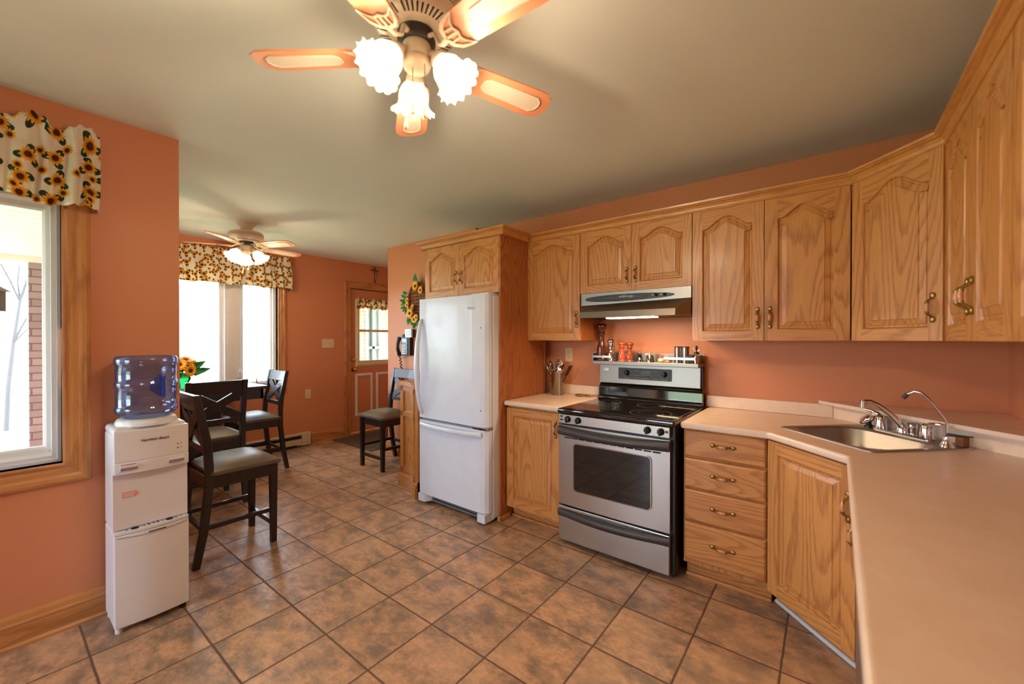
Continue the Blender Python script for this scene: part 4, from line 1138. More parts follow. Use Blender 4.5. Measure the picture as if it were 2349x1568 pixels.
curved_panel(b, 0.745, 0.800, -0.004, 0.018, 'white', back=0.03); curved_panel(b, 0.800, 0.945, 0.0, 0.012, 'white', back=0.03)
fp = b.obj('front_panel', wd, bev=0.004, seg=3)
b = MB(); b.box(-hw, 0.03, 0.915, hw, 0.242, 0.958, 'white'); b.obj('top_cover', wd, bev=0.018, seg=4)
b = MB(); b.lathe([(0.118, 0.955), (0.118, 0.972), (0.110, 0.984), (0.085, 0.986)], 'vinyl', 40, 0, 0.125); b.obj('bottle_collar', wd)
for x, nm in ((-0.090, 'hot'), (0.085, 'cold')):
    b = MB(); b.box(x-0.030, -0.024-0.0, 0.765, x+0.030, -0.008, 0.786, 'white'); b.box(x-0.030, -0.0255, 0.766, x+0.030, -0.0235, 0.778, 'grey'); b.obj('tap_button', wd, bev=0.003)
b = MB(); b.box(-0.118, -0.0175, 0.789, -0.062, -0.0165, 0.7915, 'red'); b.obj('red_mark', wd)
text_mesh('brand_text', 'Hamilton Beach', 0.0165, wd, (0.006, -0.0150, 0.893), (pi/2, 0, 0), 'ink', 0.0008, sx=1.0, shear=0.15)
for z in (0.851, 0.831):
    b = MB(); b.T = Tm(0.094, -0.004, z, rx=pi/2); b.lathe([(0.003, 0), (0.003, 0.003)], 'ink', 10); b.T = Tm(0.108, -0.002, z, rx=pi/2); b.lathe([(0.003, 0), (0.003, 0.0028)], 'grey', 10); b.obj('indicator_light', wd)
b = MB(); curved_panel(b, 0.480, 0.745, 0.024, -0.0, 'white', back=0.02); rb = b.obj('recess_back', wd)
b = MB(); plate(b, [(-0.108, 0.627), (-0.060, 0.627), (-0.048, 0.640), (-0.060, 0.653), (-0.108, 0.653)], 0.0225, 0.0245, 'pinkprint')
for k in range(3): b.box(-0.104, 0.0222, 0.631+k*0.007, -0.066+k*0.002, 0.0226, 0.6335+k*0.007, 'whiteprint')
b.obj('warning_sticker', wd)
b = MB(); curved_panel(b, 0.462, 0.476, 0.004, 0.018, 'white', back=0.05); tr = b.obj('drip_tray', wd, bev=0.002)
b = MB()
for x, wdt in ((-0.095, .010), (-0.065, .03), (-0.032, .008), (-0.014, .010), (0.004, .008), (0.020, .010), (0.038, .008), (0.064, .03), (0.090, .010), (0.110, .006)):
    b.T = Tm(x, 0.012, 0.4762); b.lathe([(wdt*0.5, 0), (wdt*0.5, 0.0008)], 'dark', 12)
    if abs(x) < 0.03: b.T = Tm(x, 0.026, 0.4762); b.lathe([(wdt*0.4, 0), (wdt*0.4, 0.0008)], 'dark', 12)
b.obj('drain_hole', tr)
b = MB(); curved_panel(b, 0.032, 0.460, 0.0, 0.014, 'white', back=0.02); dd = b.obj('storage_door', wd, bev=0.004, seg=3)
b = MB(); b.box(-0.020, -0.0150, 0.447, 0.045, -0.0125, 0.4515, 'charcoal')
b.tube([(-hw+0.01+i*0.0258, -0.003+bowf(-hw+0.01+i*0.0258, 0.0125), 0.452-0.010*sin(pi*i/10)) for i in range(11)], 0.0012, 'grey', 5)
b.obj('door_groove', dd)
for x, y in ((-0.12, 0.03), (0.12, 0.03), (-0.12, 0.22), (0.12, 0.22)):
    b = MB(); b.lathe([(0.014, 0), (0.014, 0.026)], 'white' if x < 0 else 'black', 12, x, y); b.obj('foot', wd)
# bottle
wj = empty('water_bottle', (WX-0.125, WY, 0.978), pi/2, 'large translucent blue water bottle standing on the white dispenser', 'water bottle')
R = 0.122
pr = [(0.03, -0.0), (0.085, 0.010), (R*0.90, 0.028), (R*0.99, 0.040), (R*1.0, 0.055), (R*0.985, 0.064), (R*0.95, 0.070), (R*0.95, 0.118), (R*0.95, 0.158), (R*0.985, 0.165), (R*0.99, 0.176), (R*0.985, 0.184), (R*0.95, 0.190), (R*0.95, 0.268), (R*0.985, 0.274), (R*1.0, 0.282), (R*1.0, 0.298), (R*0.96, 0.310), (R*0.88, 0.314), (0.0, 0.310)]
b = MB(); b.lathe(pr, 'jug', 48, cap=False); b.obj('bottle', wj)
b = MB(); b.box(0.032, -0.116, 0.112, 0.052, -0.075, 0.222, 'jugblue'); b.prism([(-0.008, 0.150), (0.032, 0.112), (0.032, 0.222), (-0.008, 0.190)], -0.108, -0.080, 'jugblue', axis='y'); b.obj('handle', wj, bev=0.006)

# ---- sink
sk_ = empty('sink', (SC.x, SC.y, CT), SR, 'stainless steel corner sink set in the beige worktop', 'sink')
b = MB(); O = 0.255
def ring(h, r, z, dy=0.0): return [(p[0], p[1]+dy, z) for p in rrect(-h, -h, h, h-0.0, r, 6)]
def rr2(x0, y0, x1, y1, r, z): return [(p[0], p[1], z) for p in rrect(x0, y0, x1, y1, r, 6)]
bx = (-0.215, -0.222, 0.215, 0.135)
cts = [rr2(-O, -O, O, O, 0.04, 0.0005), rr2(-O, -O, O, O, 0.04, 0.004), rr2(-O+0.008, -O+0.008, O-0.008, O-0.008, 0.035, 0.006), rr2(-O+0.016, -O+0.016, O-0.016, O-0.016, 0.03, 0.0035),
       rr2(bx[0]-0.006, bx[1]-0.006, bx[2]+0.006, bx[3]+0.006, 0.10, 0.0035), rr2(*bx, 0.10, -0.003), rr2(bx[0]+0.012, bx[1]+0.012, bx[2]-0.012, bx[3]-0.012, 0.09, -0.13), rr2(bx[0]+0.035, bx[1]+0.035, bx[2]-0.035, bx[3]-0.035, 0.07, -0.155), rr2(-0.03, -0.07, 0.03, -0.01, 0.029, -0.160)]
b.loops(cts, 'steelsink', smooth=False, capmat='steelsink')
so = b.obj('basin', sk_)
so.data.polygons.foreach_set('use_smooth', [True]*len(so.data.polygons))
b = MB(); b.lathe([(0.042, -0.158), (0.040, -0.155), (0.028, -0.157), (0.0, -0.157)], 'chrome', 24, 0, -0.04, cap=False); b.lathe([(0.026, -0.1565), (0.0, -0.1565)], 'dark', 20, 0, -0.04, cap=False); b.obj('drain', sk_)
fc = empty('kitchen_faucet', (SC.x, SC.y, CT+0.004), SR, 'chrome two-lever faucet with a long curved spout on the sink deck', 'faucet')
dy = 0.192
b = MB(); b.prism(rrect(-0.135, dy-0.026, 0.135, dy+0.026, 0.024, 5), 0, 0.012, 'chrome'); b.obj('base_plate', fc, bev=0.004, seg=3)
for s in (-1, 1):
    b = MB(); x = s*0.103
    b.lathe([(0.025, 0.010), (0.024, 0.030), (0.022, 0.050), (0.020, 0.066), (0.012, 0.076), (0, 0.078)], 'chrome', 24, x, dy)
    ex = -0.062 if s < 0 else 0.075
    b.tube([(x, dy, 0.066), (x+ex*0.35, dy-0.01*s, 0.080), (x+ex*0.75, dy-0.012, 0.094), (x+ex, dy-0.02, 0.096)] if s < 0 else [(x, dy, 0.062), (x+0.02, dy-0.006, 0.076), (x+0.05, dy-0.01, 0.082), (x+0.088, dy-0.012, 0.082)], [0.013, 0.010, 0.008, 0.006], 'chrome', 12)
    b.obj('lever', fc)
b = MB(); b.lathe([(0.021, 0.010), (0.020, 0.040), (0.016, 0.048)], 'chrome', 24, 0, dy)
b.tube([(0, dy, 0.03), (-0.006, dy-0.012, 0.055), (-0.026, dy-0.045, 0.102), (-0.046, dy-0.082, 0.138), (-0.062, dy-0.110, 0.154), (-0.074, dy-0.132, 0.152)], [0.018, 0.017, 0.014, 0.012, 0.011, 0.011], 'chrome', 16)
b.tube([(-0.076, dy-0.135, 0.156), (-0.076, dy-0.136, 0.124)], 0.013, 'chrome', 16); b.obj('spout', fc)
e = empty('sprayer', (SC.x, SC.y, CT+0.004), SR, 'chrome round spray head with holes lying at the left end of the sink deck', 'sprayer')
b = MB(); b.T = Tm(-0.175, dy+0.005, 0.045, rx=0.5, ry=-0.5); b.ball((0, 0, 0), 0.036, 'chrome', 20, 12, 1.25, 1.0, 0.55); b.tube([(0.02, 0, 0), (0.05, 0, 0.012)], 0.012, 'chrome', 12); b.obj('head', e)
b = MB(); b.lathe([(0.022, -0.0005), (0.020, 0.012), (0.010, 0.020), (0.010, 0.035)], 'black', 16, -0.165, dy+0.003); b.obj('holder', e)
b = MB(); b.T = Tm(-0.175, dy+0.005, 0.045, rx=0.5, ry=-0.5)
for k in range(9): a = 2*pi*k/9; b.ball((0.022*cos(a), -0.028+0.004*cos(a), 0.010*sin(a)), 0.003, 'dark', 6, 4)
b.obj('nozzle_holes', e)
e = empty('soap_dispenser', (SC.x, SC.y, CT+0.004), SR, 'short chrome cap behind the faucet spout', 'dispenser')
b = MB(); b.lathe([(0.019, -0.0005), (0.018, 0.03), (0.021, 0.036), (0.021, 0.052), (0.016, 0.060), (0, 0.062)], 'chrome', 20, 0.012, dy+0.038); b.obj('cap', e)
e = empty('filter_tap', (SC.x, SC.y, CT+0.004), SR, 'tall slim gooseneck filter tap at the right end of the sink', 'tap')
fx, fy = 0.212, dy-0.04
b = MB(); b.lathe([(0.024, -0.0005), (0.020, 0.010), (0.013, 0.022), (0.011, 0.040)], 'chrome', 20, fx, fy); b.obj('base', e)
b = MB(); pts = [(fx, fy, 0.03), (fx, fy, 0.155), (fx-0.012, fy-0.006, 0.185)]
pts = [(fx, fy, 0.03), (fx, fy, 0.100), (fx-0.004, fy-0.004, 0.116), (fx-0.032, fy-0.024, 0.176), (fx-0.050, fy-0.038, 0.208), (fx-0.064, fy-0.048, 0.224), (fx-0.082, fy-0.058, 0.228), (fx-0.101, fy-0.070, 0.214), (fx-0.107, fy-0.075, 0.202)]
b.tube(pts, 0.0055, 'chrome', 12); b.tube([pts[-2], (fx-0.113, fy-0.079, 0.194)], 0.009, 'charcoal', 10); b.obj('spout', e)
b = MB(); b.tube([(fx, fy, 0.052), (fx+0.045, fy+0.0, 0.056), (fx+0.085, fy+0.01, 0.060)], [0.007, 0.005, 0.003], 'black', 8); b.obj('lever', e)
b = MB(); b.box(0.205, 0.2, 0.0, 0.235, 0.235, 0.045, 'wicker'); tag(b.obj('brown_block', loc=(SC.x, SC.y, CT+0.0045), rot=(0, 0, SR), bev=0.004), 'small brown block standing behind the filter tap', 'sponge')  # plain dark brown block, no known use

# ---- utensil crock
ux, uy = -1.828, 2.950
cr = empty('utensil_crock', (ux, uy, CT+0.0005), 0, 'shiny steel utensil crock on the short worktop', 'crock')
b = MB(); b.lathe([(0.050, 0), (0.0525, 0.004), (0.0525, 0.190), (0.0545, 0.193), (0.0545, 0.198), (0.051, 0.198), (0.050, 0.01), (0, 0.01)], 'dirtysteel', 40, cap=False); b.obj('crock', cr)
def utensil(nm, tilt, az, L, headf, m, label):
    e = empty(nm, (ux, uy, CT+0.012), 0, label, 'utensil')
    e.rotation_euler = (0, tilt, az)
    b = MB(); b.tube([(0, 0, 0.0), (0, 0, L)], 0.0035, m, 8); b.obj('shaft', e)
    b = MB(); headf(b, L, m); b.obj('head', e)
    return e
def h_spoon(b, L, m): b.ball((0, 0, L+0.035), 0.028, m, 14, 8, 0.45, 1.0, 1.4)
def h_ladle(b, L, m):
    b.T = Tm(0, 0, L+0.015, rx=0.9); b.lathe([(0.0, -0.03), (0.025, -0.022), (0.036, 0.0), (0.038, 0.008), (0.035, 0.008), (0.024, -0.018), (0.0, -0.026)], m, 24, cap=False)
def h_spat(b, L, m):
    b.prism([(-0.026, L), (0.026, L), (0.030, L+0.095), (-0.030, L+0.095)], -0.0015, 0.0015, m, axis='x')
def h_whisk(b, L, m):
    for k in range(6):
        a = pi*k/6; b.tube([(0.028*sin(pi*j/10)**0.8*cos(a)*s_, 0.028*sin(pi*j/10)**0.8*sin(a)*s_, L+0.09*j/10) for s_ in (1,) for j in range(11)], 0.0012, m, 5)
        b.tube([(-0.028*sin(pi*j/10)**0.8*cos(a), -0.028*sin(pi*j/10)**0.8*sin(a), L+0.09*j/10) for j in range(11)], 0.0012, m, 5)
def h_fork(b, L, m):
    b.box(-0.0015, -0.020, L, 0.0015, 0.020, L+0.035, m)
    for k in range(5): b.box(-0.0012, -0.020+k*0.0088, L+0.035, 0.0012, -0.0158+k*0.0088, L+0.085, m)
utensil('serving_spoon', 0.42, pi*0.95, 0.20, h_spoon, 'chrome', 'steel serving spoon leaning left in the utensil crock')
utensil('slotted_spoon', 0.22, pi*1.1, 0.21, h_spoon, 'dirtysteel', 'oval steel spoon standing at the back left of the crock')
utensil('ladle', 0.10, pi*0.3, 0.225, h_ladle, 'chrome', 'big round steel ladle at the top of the utensil crock')
utensil('soup_ladle', 0.16, pi*1.9, 0.185, h_ladle, 'chrome', 'shorter steel ladle facing forward in the utensil crock')
utensil('spatula', 0.50, 0.0, 0.175, h_spat, 'black', 'black plastic spatula leaning right out of the crock')
utensil('serving_fork', 0.18, pi*1.25, 0.175, h_fork, 'dirtysteel', 'steel slotted turner with tines at the front of the crock')
utensil('whisk', 0.12, pi*0.6, 0.20, h_whisk, 'dirtysteel', 'wire whisk among the ladles in the crock')
# lizard-shaped trivet
e = empty('fish_trivet', (-1.60, 2.99, CT+0.0005), 0.30, 'small bronze fish-shaped ornament lying on the short worktop', 'ornament')
b = MB(); b.ball((-0.03, 0, 0.010), 0.030, 'brass', 16, 8, 1.5, 0.75, 0.36); b.ball((0.035, 0, 0.009), 0.020, 'brass', 12, 8, 1.7, 0.6, 0.45); b.obj('body', e)
b = MB(); b.tube([(0.06, 0, 0.009), (0.085, 0.004, 0.011), (0.105, -0.004, 0.014)], [0.009, 0.005, 0.002], 'brass', 8)
for x, s in ((-0.02, -1), (0.02, -1), (0.045, -1), (0.01, 1), (0.04, 1)): b.tube([(x, 0, 0.009), (x+0.006, s*0.024, 0.006)], [0.006, 0.003], 'brass', 6)
b.obj('fins_and_tail', e)
# ================================================================ DINING FURNITURE
def make_chair(name, loc, rz, label):
    e = empty(name, loc, rz, label, 'chair', 'dark counter-height chairs')
    # faces +y; back at -y
    hw = 0.215
    def post(s):
        path = [(-0.238, 0.0), (-0.200, 0.20), (-0.172, 0.46), (-0.170, 0.60), (-0.180, 0.75), (-0.235, 1.040)]
        b = MB(); x0, x1 = (s*hw-0.019, s*hw+0.019); x0 -= s*0.019; x1 -= s*0.019; cs = []
        for y, z in path:
            d = 0.021 if 0.1 < z < 0.9 else 0.018
            cs.append([(x0, y-d, z), (x1, y-d, z), (x1, y+d, z), (x0, y+d, z)])
        vs = [p for c in cs for p in c]; fs = [(0, 3, 2, 1)]
        for j in range(len(cs)-1):
            for k in range(4): fs.append((4*j+k, 4*j+(k+1) % 4, 4*j+4+(k+1) % 4, 4*j+4+k))
        n = len(vs); fs.append((n-4, n-3, n-2, n-1)); b.add(vs, fs, 'espresso'); b.obj('leg', e, bev=0.003)
    post(-1); post(1)
    for s in (-1, 1):
        b = MB(); x = s*(hw-0.024)
        lo, hi = 0.017, 0.022
        cs = [[(x-s*0.004-w, 0.196-w+0.0, z), (x-s*0.004+w, 0.196-w, z), (x-s*0.004+w, 0.196+w, z), (x-s*0.004-w, 0.196+w, z)] for z, w in ((0, lo), (0.535, hi))]
        vs = [p for c in cs for p in c]
        b.add(vs, [(0, 3, 2, 1), (4, 5, 6, 7)] + [(k, (k+1) % 4, 4+(k+1) % 4, 4+k) for k in range(4)], 'espresso'); b.obj('leg', e, bev=0.002)
    b = MB(); b.box(-hw+0.03, 0.180, 0.462, hw-0.03, 0.206, 0.536, 'espresso'); b.box(-hw+0.03, -0.185, 0.462, hw-0.03, -0.162, 0.536, 'espresso')
    for s in (-1, 1): xx = s*(hw-0.030); b.box(min(xx, xx+s*0.022), -0.16, 0.462, max(xx, xx+s*0.022), 0.19, 0.536, 'espresso')
    b.obj('seat_frame', e, bev=0.002)
    b = MB(); n = 12
    def top(u, v):
        x = -hw-0.008 + (2*hw+0.016)*u; y = -0.168 + 0.398*v
        m_ = min(u, 1-u)*2; q_ = min(v, 1-v)*2
        z = 0.565 + 0.046*(1-(1-min(1, m_*1.6))**2.2)*(1-(1-min(1, q_*1.6))**2.2)
        return (x, y, z)
    b.grid(top, n, n, 'leather')
    ed = [top(i/n, 0) for i in range(n)] + [top(1, i/n) for i in range(n)] + [top(1-i/n, 1) for i in range(n)] + [top(0, 1-i/n) for i in range(n)]
    def sh(k, z): return [(p[0]*k, (p[1]-0.03)*k+0.03, z) for p in ed]
    b.loops([sh(0.965, 0.537), sh(1.01, 0.548), sh(1.0, 0.565)], 'leather', smooth=True, cap=False); b.add(sh(0.965, 0.537), [tuple(range(len(ed)-1, -1, -1))], 'leather')
    b.obj('seat', e)
    b = MB(); b.T = Tm(0, -0.222, 0.985, rx=0.185); b.box(-hw+0.035, -0.011, -0.052, hw-0.035, 0.011, 0.052, 'espresso'); b.obj('top_rail', e, bev=0.003)
    b = MB(); b.T = Tm(0, -0.180, 0.700, rx=0.10); b.box(-hw+0.035, -0.011, -0.020, hw-0.035, 0.011, 0.020, 'espresso'); b.obj('lower_rail', e, bev=0.002)
    zc, hh, ww = 0.828, 0.112, hw-0.036
    for s in (-1, 1):
        b = MB(); L_ = math.hypot(ww, hh); a = math.atan2(hh, ww)*s
        b.T = Tm(0, -0.200, zc, rx=0.15) @ Matrix.Rotation(-a, 4, 'Y')
        w_ = 0.033; k = w_/math.tan(abs(a)); L0 = ww/cos(a)
        b.prism([(-L0-0.00, -w_), (L0-0.0, -w_), (L0-0.0, w_), (-L0+0.0, w_)], -0.009-0.002*s, 0.009-0.002*s, 'espresso', axis='y'); b.obj('cross_brace', e, bev=0.002)
    for s in (-1, 1):
        b = MB(); x = s*(hw-0.024); b.box(x-0.010, -0.190, 0.212, x+0.010, 0.185, 0.240, 'espresso'); b.obj('stretcher', e, bev=0.002)
    b = MB(); b.box(-hw+0.03, 0.183, 0.115, hw-0.03, 0.205, 0.147, 'espresso'); b.obj('stretcher', e, bev=0.002)
    b = MB(); b.box(-hw+0.03, -0.205, 0.20, hw-0.03, -0.185, 0.228, 'espresso'); b.obj('stretcher', e, bev=0.002)
    return e
c0 = make_chair('counter_chair', (-3.185, 0.985, 0), 0, 'dark wooden counter chair nearest the camera, just behind the water dispenser')
def chair(x, y, rz, label):
    c = copy_tree(c0); c.location = (x, y, 0); c.rotation_euler = (0, 0, rz); c['label'] = label; return c
chair(-4.155, 1.13, pi/2, 'dark counter chair tucked under the dining table, its X back turned to the room')
chair(-4.80, 1.715, pi, 'dark counter chair at the far end of the dining table by the window')
chair(-3.862, 2.70, pi, 'dark counter chair standing by the oak breakfast bar under the wall phone')
# table
tx0, tx1, ty0, ty1, tz = -5.32, -4.405, 0.78, 1.69, 0.92
e = empty('dining_table', ((tx0+tx1)/2, (ty0+ty1)/2, 0), 0, 'dark square counter-height dining table in front of the dining window', 'table')
wx, wy = (tx1-tx0)/2, (ty1-ty0)/2
b = MB(); b.box(-wx, -wy, tz-0.028, wx, wy, tz, 'espresso'); b.obj('tabletop', e, bev=0.003)
b = MB()
for q in ((-wx+.03, -wy+.03, wx-.03, -wy+.055), (-wx+.03, wy-.055, wx-.03, wy-.03), (-wx+.03, -wy+.03, -wx+.055, wy-.03), (wx-.055, -wy+.03, wx-.03, wy-.03)): b.box(q[0], q[1], tz-0.125, q[2], q[3], tz-0.028, 'espresso')
b.obj('apron', e)
b = MB(); b.box(-0.15, -0.15, 0.10, 0.15, 0.15, tz-0.03, 'espresso'); b.box(-0.17, -0.17, 0.10, 0.17, 0.17, 0.14, 'espresso'); b.obj('pedestal', e, bev=0.004)
b = MB(); b.box(-0.30, -0.045, 0.045, 0.30, 0.045, 0.10, 'espresso'); b.box(-0.045, -0.30, 0.045, 0.045, 0.30, 0.10, 'espresso'); b.obj('base_cross', e, bev=0.003)
for x, y in ((-0.27, 0), (0.27, 0), (0, -0.27), (0, 0.27)):
    b = MB(); b.box(x-0.035, y-0.035, 0, x+0.035, y+0.035, 0.045, 'espresso'); b.obj('foot', e, bev=0.002)
# sunflowers
def flower(parent, p, d, r, name='sunflower', n=14, rs=None, inner=True):
    d = Vector(d).normalized(); q = d.to_track_quat('Z', 'Y').to_matrix().to_4x4()
    T = Matrix.Translation(p) @ q
    b = MB(); b.T = T
    for k in range(n):
        for lay, rr, tilt in ((0, r, 0.10), (1, r*0.82, 0.28)):
            a = 2*pi*(k+0.5*lay)/n; w_ = r*0.16; c_, s_ = cos(a), sin(a)
            pts = [(r*0.25, -w_*0.6, 0), (r*0.25, w_*0.6, 0), (rr*0.68, w_, tilt*rr*0.6), (rr, 0, tilt*rr*0.7), (rr*0.68, -w_, tilt*rr*0.6)]
            b.add([(x*c_-y*s_, x*s_+y*c_, z+0.002*lay) for x, y, z in pts], [(0, 4, 3, 2, 1)], 'petal')
            if inner: 
                pts = [(r*0.2, -w_*0.5, 0.003), (r*0.2, w_*0.5, 0.003), (rr*0.52, 0, tilt*rr*0.5+0.003)]
                b.add([(x*c_-y*s_, x*s_+y*c_, z+0.002*lay) for x, y, z in pts], [(0, 2, 1)], 'petal_in')
    b.ball((0, 0, 0.002), r*0.34, 'seedhead', 12, 6, 1, 1, 0.4)
    return b.obj(name, parent)
def leaf(b, p, d, L, w, up=(0, 0, 1)):
    d = Vector(d).normalized(); u = Vector(up); s = d.cross(u).normalized(); nn = s.cross(d)
    P = Vector(p)
    pts = [P, P+d*L*0.35+s*w*0.5+nn*L*0.05, P+d*L*0.7+s*w*0.32+nn*L*0.02, P+d*L-nn*L*0.08, P+d*L*0.7-s*w*0.32+nn*L*0.02, P+d*L*0.35-s*w*0.5+nn*L*0.05, P+d*L*0.5-nn*0.004]
    b.add(pts, [(0, 1, 6), (1, 2, 6), (2, 3, 6), (3, 4, 6), (4, 5, 6), (5, 0, 6)], 'leaf')
vx, vy = -4.76, 1.10
e = empty('sunflower_vase', (vx, vy, tz), 0, 'round green glass vase of artificial sunflowers on the dining table', 'vase of flowers')
b = MB(); b.lathe([(0.032, 0), (0.038, 0.004), (0.030, 0.03), (0.052, 0.07), (0.060, 0.095), (0.052, 0.125), (0.034, 0.140), (0.040, 0.150)], 'greenglass', 28); b.obj('vase', e)
rr = random.Random(5)
for p, d in (((0.02, 0.03, 0.20), (0.8, 0.0, 0.3)), ((0.045, -0.035, 0.225), (0.8, -0.3, 0.4)), ((-0.01, 0.085, 0.215), (0.7, 0.5, 0.3)), ((0.03, -0.10, 0.19), (0.6, -0.6, 0.2)), ((0.0, 0.02, 0.265), (0.5, 0.1, 0.9)), ((0.06, 0.04, 0.165), (0.9, 0.3, 0.0)), ((-0.08, 0.0, 0.21), (-0.8, 0, 0.4))):
    flower(e, p, d, 0.062)
b = MB()
for p, d, L in (((0, 0, 0.14), (0.35, -0.5, 0.9), 0.22), ((0, 0.02, 0.13), (0.3, 0.9, 0.25), 0.20), ((0, 0, 0.14), (0.5, 0.7, 0.1), 0.17), ((0, 0, 0.13), (0.7, -0.6, 0.0), 0.16), ((0, 0, 0.15), (-0.6, 0.2, 0.6), 0.18), ((0, 0.03, 0.16), (0.2, 0.9, 0.6), 0.17), ((0, -0.02, 0.15), (0.1, -0.3, 1.0), 0.20)):
    leaf(b, p, d, L, 0.075, (1, 0, 0.2))
b.obj('leaves', e)

# ---- breakfast bar
e = empty('breakfast_bar', (-2.822, 2.272, 0), 0, 'oak breakfast bar with a concave panelled end beside the fridge', 'breakfast bar')
def bar_poly(o, top=False):
    # local coords, concave front-left corner; o = outward offset
    pts = [(0.0, 0.70), (0.0, -o), (-0.040, -o)]
    a0, a1 = Vector((-0.040, 0.0)), Vector((-0.395, 0.125)); nn = Vector((0.33, 0.944))
    n = 10; out = []
    for i in range(n+1):
        t = i/n; p = a0.lerp(a1, t) + nn*(0.050*sin(pi*t)) - nn*o
        out.append((min(p.x, -0.040-0.001*i), p.y))
    return pts + out[1:] + [(-0.395-o*1.2, 0.125), (-0.395-o*1.2, 0.70)]
b = MB(); b.prism(bar_poly(0.0), 0.0, 0.945, 'oak_v'); b.obj('body', e)
b = MB(); b.prism(bar_poly(0.030), 0.0, 0.105, 'oak_h'); b.prism(bar_poly(0.018), 0.105, 0.120, 'oak_h'); b.prism(bar_poly(0.006), 0.120, 0.135, 'oak_h'); b.obj('plinth', e)
# framed panels on the curved end
arc = bar_poly(0.0)[2:13]
def rail(b, i0, i1, z0, z1, off, m):
    vs = []
    for i in range(i0, i1+1):
        p = Vector(arc[i]); d = (Vector(arc[min(i+1, 10)])-Vector(arc[max(i-1, 0)])).normalized(); nn = Vector((d.y, -d.x)) * (1 if (d.y*(-0.42) + (-d.x)*(-0.9)) > 0 else -1)
        q = p + nn*off
        vs += [(p.x, p.y, z0), (q.x, q.y, z0), (q.x, q.y, z1), (p.x, p.y, z1)]
    n = i1-i0; fs = []
    for i in range(n):
        a, c = 4*i, 4*i+4; fs += [(a, a+1, c+1, c), (a+1, a+2, c+2, c+1), (a+2, a+3, c+3, c+2)]
    fs += [(0, 3, 2, 1), (4*n, 4*n+1, 4*n+2, 4*n+3)]
    b.add(vs, fs, m)
b = MB()
for z0, z1 in ((0.135, 0.185), (0.655, 0.705), (0.895, 0.945)): rail(b, 0, 10, z0, z1, 0.012, 'oak_h')
rail(b, 0, 1, 0.135, 0.945, 0.012, 'oak_v'); rail(b, 9, 10, 0.135, 0.945, 0.012, 'oak_v'); b.obj('end_frame', e)
b = MB(); b.prism(bar_poly(0.035), 0.945, 0.985, 'oak_y'); b.obj('bar_top', e, bev=0.008, seg=3)

# ---- phone wall things
def yp(x, z): return (x, YP, z)
e = empty('wall_phone', (-3.88, YP, 1.30), 0, 'black corded wall phone with grey keypad next to the fridge', 'telephone')
b = MB(); b.box(-0.055, -0.055, -0.105, 0.105, 0.0, 0.105, 'black'); b.box(-0.035, -0.064, -0.100, 0.080, -0.052, 0.095, 'bluegrey'); b.obj('base', e, bev=0.004)
b = MB(); b.box(-0.020, -0.067, 0.045, 0.066, -0.063, 0.085, 'lcd'); b.obj('display', e)
b = MB()
for i in range(5):
    for j in range(5): b.box(-0.026+i*0.021, -0.069, -0.088+j*0.023, -0.026+i*0.021+0.014, -0.063, -0.088+j*0.023+0.014, 'whiteprint' if i < 3 or (i+j) % 2 else 'grey')
b.obj('key', e)
b = MB(); pts = [(-0.080, -0.050-0.03*sin(pi*i/12), -0.105+0.205*i/12) for i in range(13)]
b.tube(pts, [0.026 if i in (0, 1, 11, 12) else 0.020 for i in range(13)], 'black', 12); b.obj('handset', e)
b = MB(); b.box(-0.045, -0.05, 0.10, -0.010, -0.01, 0.135, 'charcoal'); b.obj('hook', e, bev=0.004)
b = MB(); b.tube([(-0.085+0.012*sin(i*1.05)+i*0.0012, -0.045+0.012*cos(i*1.05), -0.105-i*0.0062) for i in range(30)], 0.0055, 'rope', 6)
b.tube([(-0.06, -0.03, -0.10), (-0.05, -0.03, -0.135), (-0.02, -0.03, -0.14), (-0.005, -0.02, -0.10)], 0.002, 'rope', 5); b.obj('cord', e)
e = empty('caller_display', (-3.795, YP, 1.448), 0, 'small white caller display mounted above the wall phone', 'display')
b = MB(); b.box(-0.055, -0.062, -0.048, 0.058, -0.040, 0.048, 'white'); b.box(-0.05, -0.041, -0.045, 0.06, 0.0, 0.045, 'charcoal'); b.obj('case', e, bev=0.003)
b = MB(); b.box(-0.035, -0.0645, -0.030, 0.040, -0.061, 0.032, 'lcd'); b.obj('screen', e)
e = empty('sunflower_wreath', (-3.655, YP, 1.80), 0, 'woven wicker wall basket trimmed with sunflowers, half hidden by the fridge', 'wreath')
b = MB(); n = 30
ring = [(0.165*cos(2*pi*k/n), -0.035, 0.215*sin(2*pi*k/n)) for k in range(n+1)]
b.tube(ring, 0.012, 'wicker', 8)
for k in range(9):
    x = -0.14+0.28*k/8; zz = 0.215*math.sqrt(max(0, 1-(x/0.165)**2)); b.tube([(x, -0.012-0.006*(k % 2), -zz), (x, -0.024, 0), (x, -0.012-0.006*(k % 2), zz)], 0.010, 'wicker', 5)
for k in range(11):
    z = -0.19+0.38*k/10; xx = 0.165*math.sqrt(max(0, 1-(z/0.215)**2)); b.tube([(-xx, -0.020, z), (0, -0.036+0.01*(k % 2), z), (xx, -0.020, z)], 0.009, 'wicker', 5)
b.obj('basket', e)
for p, r in (((0.01, -0.075, 0.17), 0.062), ((-0.155, -0.06, 0.02), 0.034), ((-0.150, -0.065, -0.03), 0.036), ((-0.115, -0.075, -0.085), 0.036), ((-0.075, -0.085, -0.13), 0.058), ((-0.03, -0.06, -0.20), 0.05), ((0.02, -0.07, -0.18), 0.045), ((0.09, -0.07, 0.12), 0.05), ((-0.165, -0.05, 0.065), 0.028), ((-0.06, -0.06, -0.06), 0.04)):
    flower(e, p, (-0.15+rr.uniform(-.2, .2), -1, rr.uniform(-.2, .2)), r, inner=False)
b = MB()
